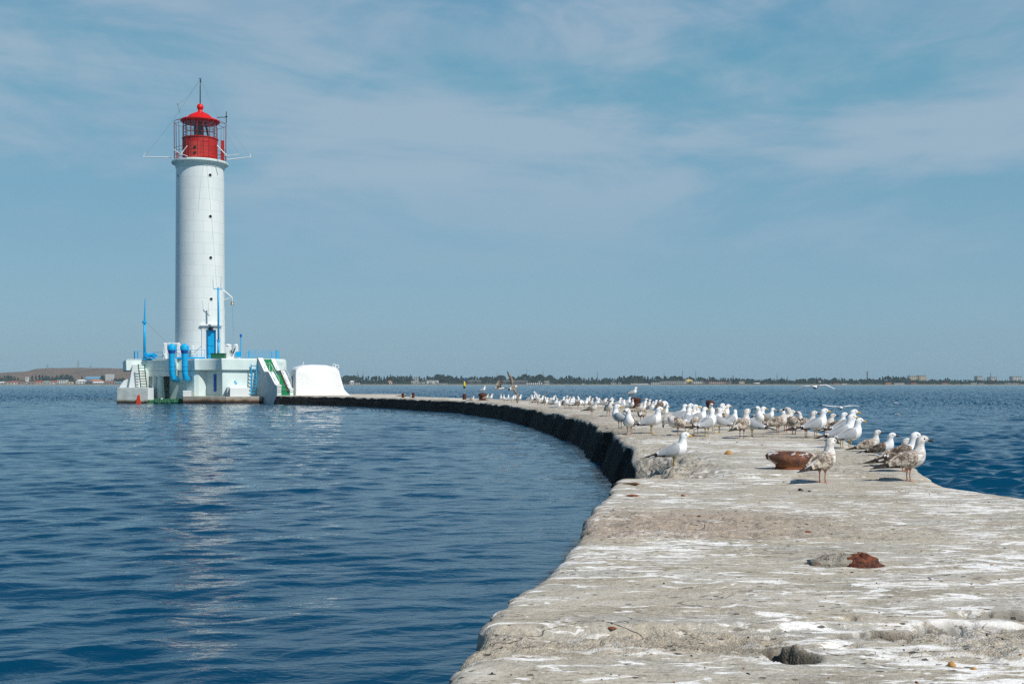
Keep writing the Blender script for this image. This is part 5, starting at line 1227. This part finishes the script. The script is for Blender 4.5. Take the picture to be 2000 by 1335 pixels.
def zone(x):
    if x < 260: return 'below the bare hill'
    for lim, nm in ((760, 'just right of the white blockhouse'), (860, 'around the ruined concrete tower'), (960, 'beyond the yellow buoy'), (1110, 'behind the long white sheds'), (1285, 'left of the long grey seafront building'), (1440, 'behind the pink and grey seafront buildings'), (1680, 'in the thin stretch right of the pink building'), (1830, 'around the twin pale apartment blocks')):
        if x < lim: return nm
    return 'at the right end of the far shore'
TNAME = {'poplar': ('poplar_tree', 'narrow pointed tree'), 'pine': ('conifer_tree', 'dark conical tree'), 'round': ('broadleaf_tree', 'broad rounded tree'), 'bush': ('shrub', 'low wide shrub')}
def tree(x, ytop, kind, dd, wide=1.0):
    d = SD+dd; z0 = 2.2 if dd > 25 else 1.6; h = CAMZ+(HOR-ytop)*d/FPX-z0
    nm, txt = TNAME[kind]; X = (x-1000)*d/FPX
    t = thing(nm, (X, d, z0), '%s on the far shore, %s' % (txt, zone(x)), 'shrub' if kind == 'bush' else 'tree', '%ss on the far shore, %s' % (txt, zone(x)))
    t.scale = (h*wide, h*wide, h); t.rotation_euler.z = rng.uniform(0, 6.28)
    c = bpy.data.objects.new('crown', rng.choice(CR[kind])); COL.objects.link(c); c.parent = t
    if kind != 'bush': c = bpy.data.objects.new('trunk', TRUNK); COL.objects.link(c); c.parent = t
TOP = [(664, 734), (690, 733.5), (720, 732.5), (745, 734), (765, 733), (782, 735), (800, 731), (815, 735), (840, 733), (862, 731), (885, 733.5), (905, 735), (930, 735), (950, 735.5), (975, 732.5), (990, 736), (1010, 734), (1022, 731), (1040, 734), (1062, 730.5), (1078, 734), (1090, 737.5), (1108, 733), (1128, 735), (1150, 737), (1180, 737.5), (1205, 736), (1222, 734), (1242, 733.5), (1262, 735.5), (1282, 735.5), (1300, 733.5), (1328, 733), (1335, 738), (1360, 734), (1376, 735), (1400, 738), (1430, 735.5), (1455, 738.5), (1470, 739), (1490, 742), (1510, 738.5), (1530, 738), (1548, 741), (1570, 739), (1592, 737), (1610, 739), (1640, 738), (1660, 740.5), (1680, 739), (1700, 738.5), (1725, 736), (1748, 735), (1772, 736), (1792, 741), (1815, 741), (1830, 738), (1850, 738), (1875, 739.5), (1890, 742), (1910, 741), (1930, 741), (1950, 740), (1980, 742), (2010, 741)]
tx, ty = [a for a, _ in TOP], [b for _, b in TOP]
x = 664.0
while x < 2040:
    k = rng.choices(('poplar', 'pine', 'round'), (2, 4, 6))[0]; tp = float(np.interp(x, tx, ty))+rng.choice((-.8, .3, .8, 1.6, 2.8, 3.5))
    tree(x, tp, k, rng.uniform(34, 110), {'poplar': 1.6, 'pine': 1.55, 'round': 1.75}[k]); x += rng.uniform(3.6, 6.4)
for xx, yy in ((802, 731), (763, 731.5), (860, 731), (867, 730.5), (700, 732), (1735, 733), (1595, 736), (1505, 737), (1527, 736.5), (1750, 734.5), (1432, 733.5), (1012, 733)): tree(xx, yy, 'pine', 45, .75)
x = 668.0
while x < 2040: tree(x, 743.5+rng.uniform(-2, 2), 'bush', rng.uniform(20, 34), 1.7); x += rng.uniform(11, 19)
for x, yt, k in [(2, 736, 'round'), (9, 734, 'pine'), (16, 733, 'round'), (22, 733, 'round'), (29, 735, 'pine'), (35, 737, 'pine'), (55, 735, 'poplar'), (63, 733, 'poplar'), (70, 732.5, 'poplar'), (77, 732, 'pine'), (83, 732, 'poplar'), (89, 733, 'round'), (96, 735, 'round'), (104, 735, 'round'), (111, 733, 'round'), (118, 733, 'pine'), (124, 731, 'round'), (131, 731, 'round'), (138, 732, 'round'), (143, 738, 'round'), (160, 735, 'pine'), (200, 733, 'round'), (203, 736, 'pine'), (226, 737, 'round'), (233, 738, 'round'), (240, 737, 'round'), (246, 740, 'round')]:
    tree(x, yt, k, rng.uniform(60, 140), {'poplar': 1.3, 'pine': 1.3, 'round': 1.15}[k])
def undergrowth():
    m = MB(); rr = random.Random(9)
    for i in range(26000):
        x = rr.uniform(640, 2060) if i % 6 else rr.uniform(-60, 270); d = SD+rr.uniform(50, 170); X = (x-1000)*d/FPX; p = Vector((X, d, 2.4+abs(rr.gauss(0, 2.0))+3.2*rr.random()*float(vn(X*.03, 3.0)))); s = rr.uniform(.5, 1.3)
        q = Vector((rr.gauss(0, 1), rr.gauss(0, 1), rr.gauss(0, .7))).normalized(); e = q.orthogonal().normalized(); g = q.cross(e); m.add([p+e*s, p+g*s, p-e*s, p-g*s], [(0, 1, 2, 3)])
    tag(m.build('undergrowth', M['leaf2']), 'dense dark green undergrowth between the far shore trees', 'undergrowth', kind='stuff')
undergrowth()
def cm(key, c):
    if key not in M: M[key] = mat(key, c, .8, .1, .2)
    return M[key]
WALLS = {'white': (.62, .60, .55), 'cream': (.55, .47, .35), 'grey': (.33, .33, .31), 'pink': (.42, .30, .26), 'pale': (.50, .50, .47), 'blue': (.16, .24, .30), 'orange': (.60, .30, .14), 'dark': (.10, .10, .10)}
ROOFS = {'white': (.68, .67, .64), 'red': (.34, .08, .05), 'grey': (.25, .25, .25), 'orange': (.48, .19, .08), 'blue': (.12, .25, .36), 'brown': (.20, .11, .08), 'green': (.18, .28, .24)}
def house(x0, x1, yt, yb, wall, roof, label, rooftype='flat', dd=24, rows=1, cols=3, name='house', cat='house', depth=None):
    d = SD+dd; k = d/FPX; X0, X1 = (x0-1000)*k, (x1-1000)*k; zt, zb = CAMZ-(yt-HOR)*k, max(1.2, CAMZ-(yb-HOR)*k) ; zb = min(zb, 2.2)
    w, h = X1-X0, zt-zb; dp = depth or max(6, min(14, w*.7)); cx = (X0+X1)/2; t = thing(name, (cx, d+dp/2, zb), label, cat, 'buildings on the far shore'); o = t.location.copy()
    rh = {'flat': 0, 'gable': .38, 'hip': .32}[rooftype]*h; hw = h-rh
    wo_ = MB().box((cx, d+dp/2, zb+hw/2), (w, dp, hw)).build('wall', cm('wall_'+wall, WALLS[wall]), t, o)
    m = MB(); e = .05*w if w < 12 else .5
    if rooftype == 'flat': m.box((cx, d+dp/2, zt+.15), (w+e, dp+.6, .34))
    else:
        i = 0 if rooftype == 'gable' else .3*w; z1 = zb+hw
        m.add([(X0-e, d-.4, z1), (X1+e, d-.4, z1), (X1+e, d+dp+.4, z1), (X0-e, d+dp+.4, z1), (X0-e*.5+i, d+dp/2, zt), (X1+e*.5-i, d+dp/2, zt)], [(0, 1, 5, 4), (1, 2, 5), (2, 3, 4, 5), (3, 0, 4), (0, 3, 2, 1)])
    m.build('roof', cm('roof_'+roof, ROOFS[roof]), t, o)
    for r_ in range(rows):
        for c_ in range(cols):
            zz = zb+hw*(r_+.52)/rows; xx = X0+w*(c_+.5)/cols
            MB().box((xx, d-.03, zz), (min(1.5, w/cols*.5), .12, min(1.6, hw/rows*.48))).build('window', M['dark_glass'], t, o)
    return t
HS = [
 (-12, 8, 745, 751.5, 'grey', 'white', 'low grey cottage at the far left of the shore', 'gable', 24, 1, 3), (9, 21, 744, 751.5, 'cream', 'brown', 'small cottage with brown roof, second from the left end of the shore', 'gable', 24, 1, 2),
 (22, 34, 743.5, 751.5, 'white', 'red', 'white cottage with dull red roof, left of the white water tower', 'gable', 24, 1, 2), (35, 47, 744.5, 751.5, 'pink', 'brown', 'reddish cottage just left of the white water tower', 'gable', 24, 1, 2),
 (54, 66, 744.5, 751.5, 'grey', 'brown', 'grey cottage just right of the white water tower', 'gable', 24, 1, 2), (67, 84, 743.5, 751.5, 'cream', 'red', 'cream house with bright red roof below the poplars', 'gable', 24, 1, 3),
 (85, 97, 743.5, 751, 'pale', 'green', 'low house with grey green roof left of the white villa', 'gable', 24, 1, 2), (98, 111, 743, 751.5, 'white', 'red', 'white gabled house with red roof beside the white villa', 'gable', 24, 1, 2),
 (112, 129, 742, 751.5, 'white', 'white', 'two storey white villa with flat roof under the dark tree clump', 'flat', 22, 2, 4), (130, 141, 745, 751.5, 'cream', 'grey', 'small cream hut right of the white villa', 'flat', 22, 1, 2),
 (148, 166, 740.5, 751.5, 'white', 'white', 'tall white house with arched look, below the open hill', 'hip', 24, 2, 3), (167, 180, 744, 751.5, 'dark', 'blue', 'dark boathouse right of the tall white house', 'flat', 22, 1, 2),
 (172, 198, 740.5, 746, 'orange', 'orange', 'long hall with orange roof under the blue roofed hall', 'hip', 44, 1, 5), (181, 200, 744.5, 751.5, 'white', 'white', 'white shed in front of the orange roofed hall', 'gable', 20, 1, 4),
 (166, 199, 734.5, 741, 'blue', 'blue', 'long blue roofed hall on the slope below the hill', 'gable', 150, 1, 6), (206, 220, 729.5, 744, 'pale', 'grey', 'tall plain grey block standing above the cottages', 'flat', 80, 0, 0),
 (203, 224, 743.5, 751.5, 'pink', 'brown', 'brownish house at the foot of the tall plain grey block', 'gable', 20, 1, 4), (226, 236, 745, 751.5, 'grey', 'blue', 'small grey house right of the tall plain block', 'gable', 20, 1, 2),
 (683, 691, 743, 751.5, 'white', 'white', 'small white pavilion right of the white blockhouse', 'hip', 22, 1, 2), (693, 702, 747.5, 751.5, 'pale', 'white', 'low pale kiosk beside the small white pavilion', 'flat', 20, 1, 2), (757, 765, 743, 751.5, 'white', 'orange', 'white beach hut with orange roof left of the ruined tower', 'hip', 22, 1, 2),
 (803, 809, 744, 751.5, 'white', 'white', 'narrow white gatehouse left of the ruined tower', 'flat', 20, 1, 1), (809.5, 817, 736, 751.5, 'grey', 'grey', 'ruined concrete tower on the shore', 'flat', 22, 2, 1), (817.5, 832.5, 745, 751.5, 'grey', 'grey', 'long low ruined wall building beside the concrete tower', 'flat', 24, 0, 0), (833, 856, 743, 751, 'pale', 'white', 'pale rectangular building with dark doorway right of the ruined tower', 'flat', 22, 1, 2), (857, 874, 748, 751.5, 'grey', 'grey', 'low grey embankment building right of the pale rectangular one', 'flat', 20, 0, 0),
 (913, 939, 743, 749.5, 'dark', 'white', 'long shed with white roof behind the wide rusty bollard', 'flat', 26, 1, 7), (955, 960, 748, 751.5, 'cream', 'orange', 'tiny ochre hut on the beach', 'hip', 16, 1, 1), (972, 1031, 743.5, 750, 'dark', 'white', 'longest shed with white roof behind the brown flying gull', 'flat', 26, 1, 14), (1052, 1073, 744, 750.5, 'grey', 'white', 'white roofed shed right of the colonnade', 'flat', 24, 1, 5),
 (1137, 1141, 749, 751.5, 'white', 'white', 'tiny white hut alone on the beach', 'gable', 14, 0, 0), (1193, 1213, 746.5, 751.5, 'grey', 'grey', 'plain grey building left of the long white jetty shed', 'flat', 22, 1, 4), (1232, 1266, 749, 752, 'white', 'white', 'very low long white jetty shed', 'flat', 14, 0, 0), (1272, 1290, 747, 751.5, 'pale', 'white', 'small pale terrace building left of the grey seafront hotel', 'flat', 22, 1, 4),
 (1290, 1334, 744.5, 751.5, 'grey', 'white', 'long grey seafront hotel with rows of windows', 'flat', 24, 2, 12), (1334.5, 1372, 744, 751.5, 'pale', 'green', 'greenish seafront hotel below the yellow dome', 'flat', 24, 2, 10), (1374, 1428, 745, 751.5, 'pink', 'red', 'long pink seafront building with red roof', 'flat', 24, 2, 14), (1444, 1454, 744, 751.5, 'cream', 'grey', 'small cream block right of the long pink building', 'flat', 22, 2, 3), (1472, 1484, 747, 751.5, 'pale', 'white', 'pale low house in the gap of the trees', 'gable', 20, 1, 2), (1488, 1500, 747.5, 751.5, 'pink', 'brown', 'low pinkish house where the treeline thins out', 'gable', 20, 1, 2),
 (1599, 1603, 743, 748, 'white', 'white', 'white gable showing among trees of the thin stretch', 'gable', 60, 0, 0), (1628, 1640, 748.5, 751.5, 'orange', 'orange', 'low orange beach building in the thin stretch', 'flat', 18, 1, 4), (1644, 1654, 749, 751.5, 'white', 'white', 'low white beach hut right of the orange one', 'flat', 16, 0, 0), (1679, 1684, 744.5, 749, 'white', 'white', 'white cottage left of the tall chimney', 'gable', 60, 1, 1), (1728, 1741, 747, 751.5, 'orange', 'cream' if False else 'orange', 'ochre seafront building left of the twin apartment blocks', 'flat', 20, 1, 4), (1747, 1766, 748, 751.5, 'white', 'white', 'white seafront building below the twin apartment blocks', 'flat', 18, 1, 6), (1780, 1790, 747.5, 751.5, 'pink', 'red', 'small pink roofed house at the foot of the twin blocks', 'gable', 18, 1, 2),
 (1840, 1853, 748, 751.5, 'cream', 'orange', 'low cream building with orange roof right of the twin blocks', 'hip', 18, 1, 3), (1897, 1908, 748, 751.5, 'white', 'white', 'white beach pavilion near the right end of the shore', 'flat', 18, 1, 3), (1912, 1922, 748.5, 751.5, 'pale', 'white', 'second pale beach pavilion near the right end of the shore', 'flat', 18, 1, 3), (1962, 1990, 748.5, 751.5, 'white', 'white', 'long white beach building at the right end of the shore', 'flat', 18, 1, 7)]
for h in HS: house(*h)
for x0, x1, yt, lab in ((1777, 1792, 734, 'left of the twin pale apartment blocks rising above the trees'), (1796, 1810, 733, 'right of the twin pale apartment blocks, slightly the taller'), (1909, 1919, 734.5, 'pale grey apartment block left of a tall mast, near the right end'), (1934, 1948, 736, 'grey apartment block right of a tall mast, near the right end'), (1978, 1996, 735, 'broad pale apartment block at the right end of the treeline')):
    house(x0, x1, yt, 750, 'cream' if x0 < 1850 else 'pale', 'grey', lab, 'flat', 170, 5, 4, 'apartment_block', 'apartment block', 13)
house(49.5, 54.5, 736, 746, 'white', 'white', 'slim white water tower among the left cottages', 'flat', 60, 2, 1, 'water_tower', 'water tower', 4)
def colonnade():
    d = SD+12; k = d/FPX; t = thing('colonnade', ((1043-1000)*k, d, 1.4), 'row of white bathing cabins with dark gaps on the beach', 'cabins'); o = t.location.copy()
    for i in range(8): MB().box(((1029.5+i*4-1000)*k, d, 2.6), (1.6, 2, 2.5)).build('cabin', cm('wall_white', WALLS['white']), t, o)
    MB().box(((1044-1000)*k, d+1.5, 2.4), (33*k, .6, 2.4)).build('back_wall', cm('wall_dark', WALLS['dark']), t, o)
colonnade()
def dome():
    d = SD+30; k = d/FPX; X = (1345-1000)*k; z = CAMZ-(744-HOR)*k; t = thing('dome_pavilion', (X, d, z), 'flat yellow dome above the greenish seafront hotel', 'dome'); M['domey'] = mat('yellow_dome', (.62, .46, .16), .6, .1, .3)
    MB().lathe((X, d, z), [(7.2, -3), (7.2, 0), (6.8, .6), (5, 1.7), (2.5, 2.5), (.4, 3.1), (.1, 4)], 28).build('cupola', M['domey'], t, t.location.copy(), auto=40)
dome()
M['mast'] = mat('steel_lattice', (.22, .23, .24), .6, .1, .2)
def lattice(x, yt, w, dd, label, yb=748, name='radio_mast', cat='mast', arms=0):
    d = SD+dd; k = d/FPX; X = (x-1000)*k; z0 = 2.6 if dd < 300 else CAMZ+(HOR-yb)*k; z1 = CAMZ+(HOR-yt)*k; t = thing(name, (X, d, z0), label, cat, 'masts on the far shore'); o = t.location.copy(); m = MB()
    for sx, sy in ((-1, -1), (1, -1), (1, 1), (-1, 1)): m.tube([(X+sx*w, d+sy*w, z0), (X+sx*w*.15, d+sy*w*.15, z1)], .16, 5)
    n = 8
    for i in range(n):
        f0, f1 = i/n, (i+1)/n; a, b = w*(1-.85*f0), w*(1-.85*f1); za, zb = z0+(z1-z0)*f0, z0+(z1-z0)*f1
        for s in (-1, 1): m.tube([(X-s*a, d-a, za), (X+s*b, d-b, zb)], .09, 4)
        m.tube([(X-b, d-b, zb), (X+b, d-b, zb)], .09, 4)
    m.build('tower', M['mast'], t, o); m = MB(); m.tube([(X, d, z1-.5), (X, d, z1+2.2)], .10, 5); m.build('spike', M['mast'], t, o)
    for i in range(arms): MB().tube([(X-2.6+i*.4, d, z1-1-i*2.2), (X+2.6-i*.4, d, z1-1-i*2.2)], .14, 5).build('arm', M['mast'], t, o)
for x, yt, lab in ((698, 724, 'thin mast left of a taller one, right of the blockhouse'), (709, 726, 'short thin mast second right of the blockhouse'), (971, 726, 'thin mast over the trees beyond the wide rusty bollard'), (1029, 721, 'tall mast over the trees behind the longest shed'), (1061, 724, 'thin mast over the highest tree clump'), (1167, 726, 'mast in the low stretch of trees'), (1297, 727, 'mast over the trees left of the grey hotel'), (1333, 724, 'tall mast just left of the yellow dome'), (1359, 725, 'mast just right of the yellow dome'), (1518, 728, 'mast in the thin tree stretch, left of two'), (1538, 734, 'short mast in the thin tree stretch'), (1776, 731, 'thin mast on the left twin apartment block'), (1935, 727, 'tall mast between two grey apartment blocks at right')): lattice(x, yt, .9, 70, lab)
lattice(93, 711, 2.2, 690, 'small pylon on the crest of the bare hill, left of two', 717, 'pylon', 'pylon', 2); lattice(153, 704, 2.6, 690, 'taller pylon on the crest of the bare hill', 717, 'pylon', 'pylon', 3); lattice(177, 713, 1.6, 690, 'thin short pylon right of the taller one on the hill', 717, 'pylon', 'pylon', 2)
def chimney():
    d = SD+90; k = d/FPX; X = (1694-1000)*k; t = thing('chimney', (X, d, 2.4), 'tall dark chimney rising above the far trees', 'chimney'); z1 = CAMZ+(HOR-724.5)*k
    MB().lathe((X, d, 0), [(1.3, 2.3), (1.0, z1*.6), (.8, z1)], 14).build('stack', cm('wall_dark', WALLS['dark']), t, t.location.copy(), auto=40); MB().lathe((X, d, 0), [(.95, z1-.6), (.95, z1+.2)], 14).build('rim', cm('wall_grey', WALLS['grey']), t, t.location.copy())
chimney()

# ------------------------------------------------------------------ summer haze
def haze():
    m = MB(); m.box((0, 1430, 29.0), (5200, 3100, 62)); mm_ = bpy.data.materials.new('haze'); mm_.use_nodes = True; t = mm_.node_tree; t.nodes.clear()
    v = N(t, 'ShaderNodeVolumePrincipled'); v.inputs['Color'].default_value = (.66, .86, .97, 1); v.inputs['Density'].default_value = HAZE; v.inputs['Anisotropy'].default_value = .0
    o = N(t, 'ShaderNodeOutputMaterial'); t.links.new(v.outputs[0], o.inputs['Volume'])
    tag(m.build('haze', mm_), kind='stuff')
HAZE = .00011
haze()
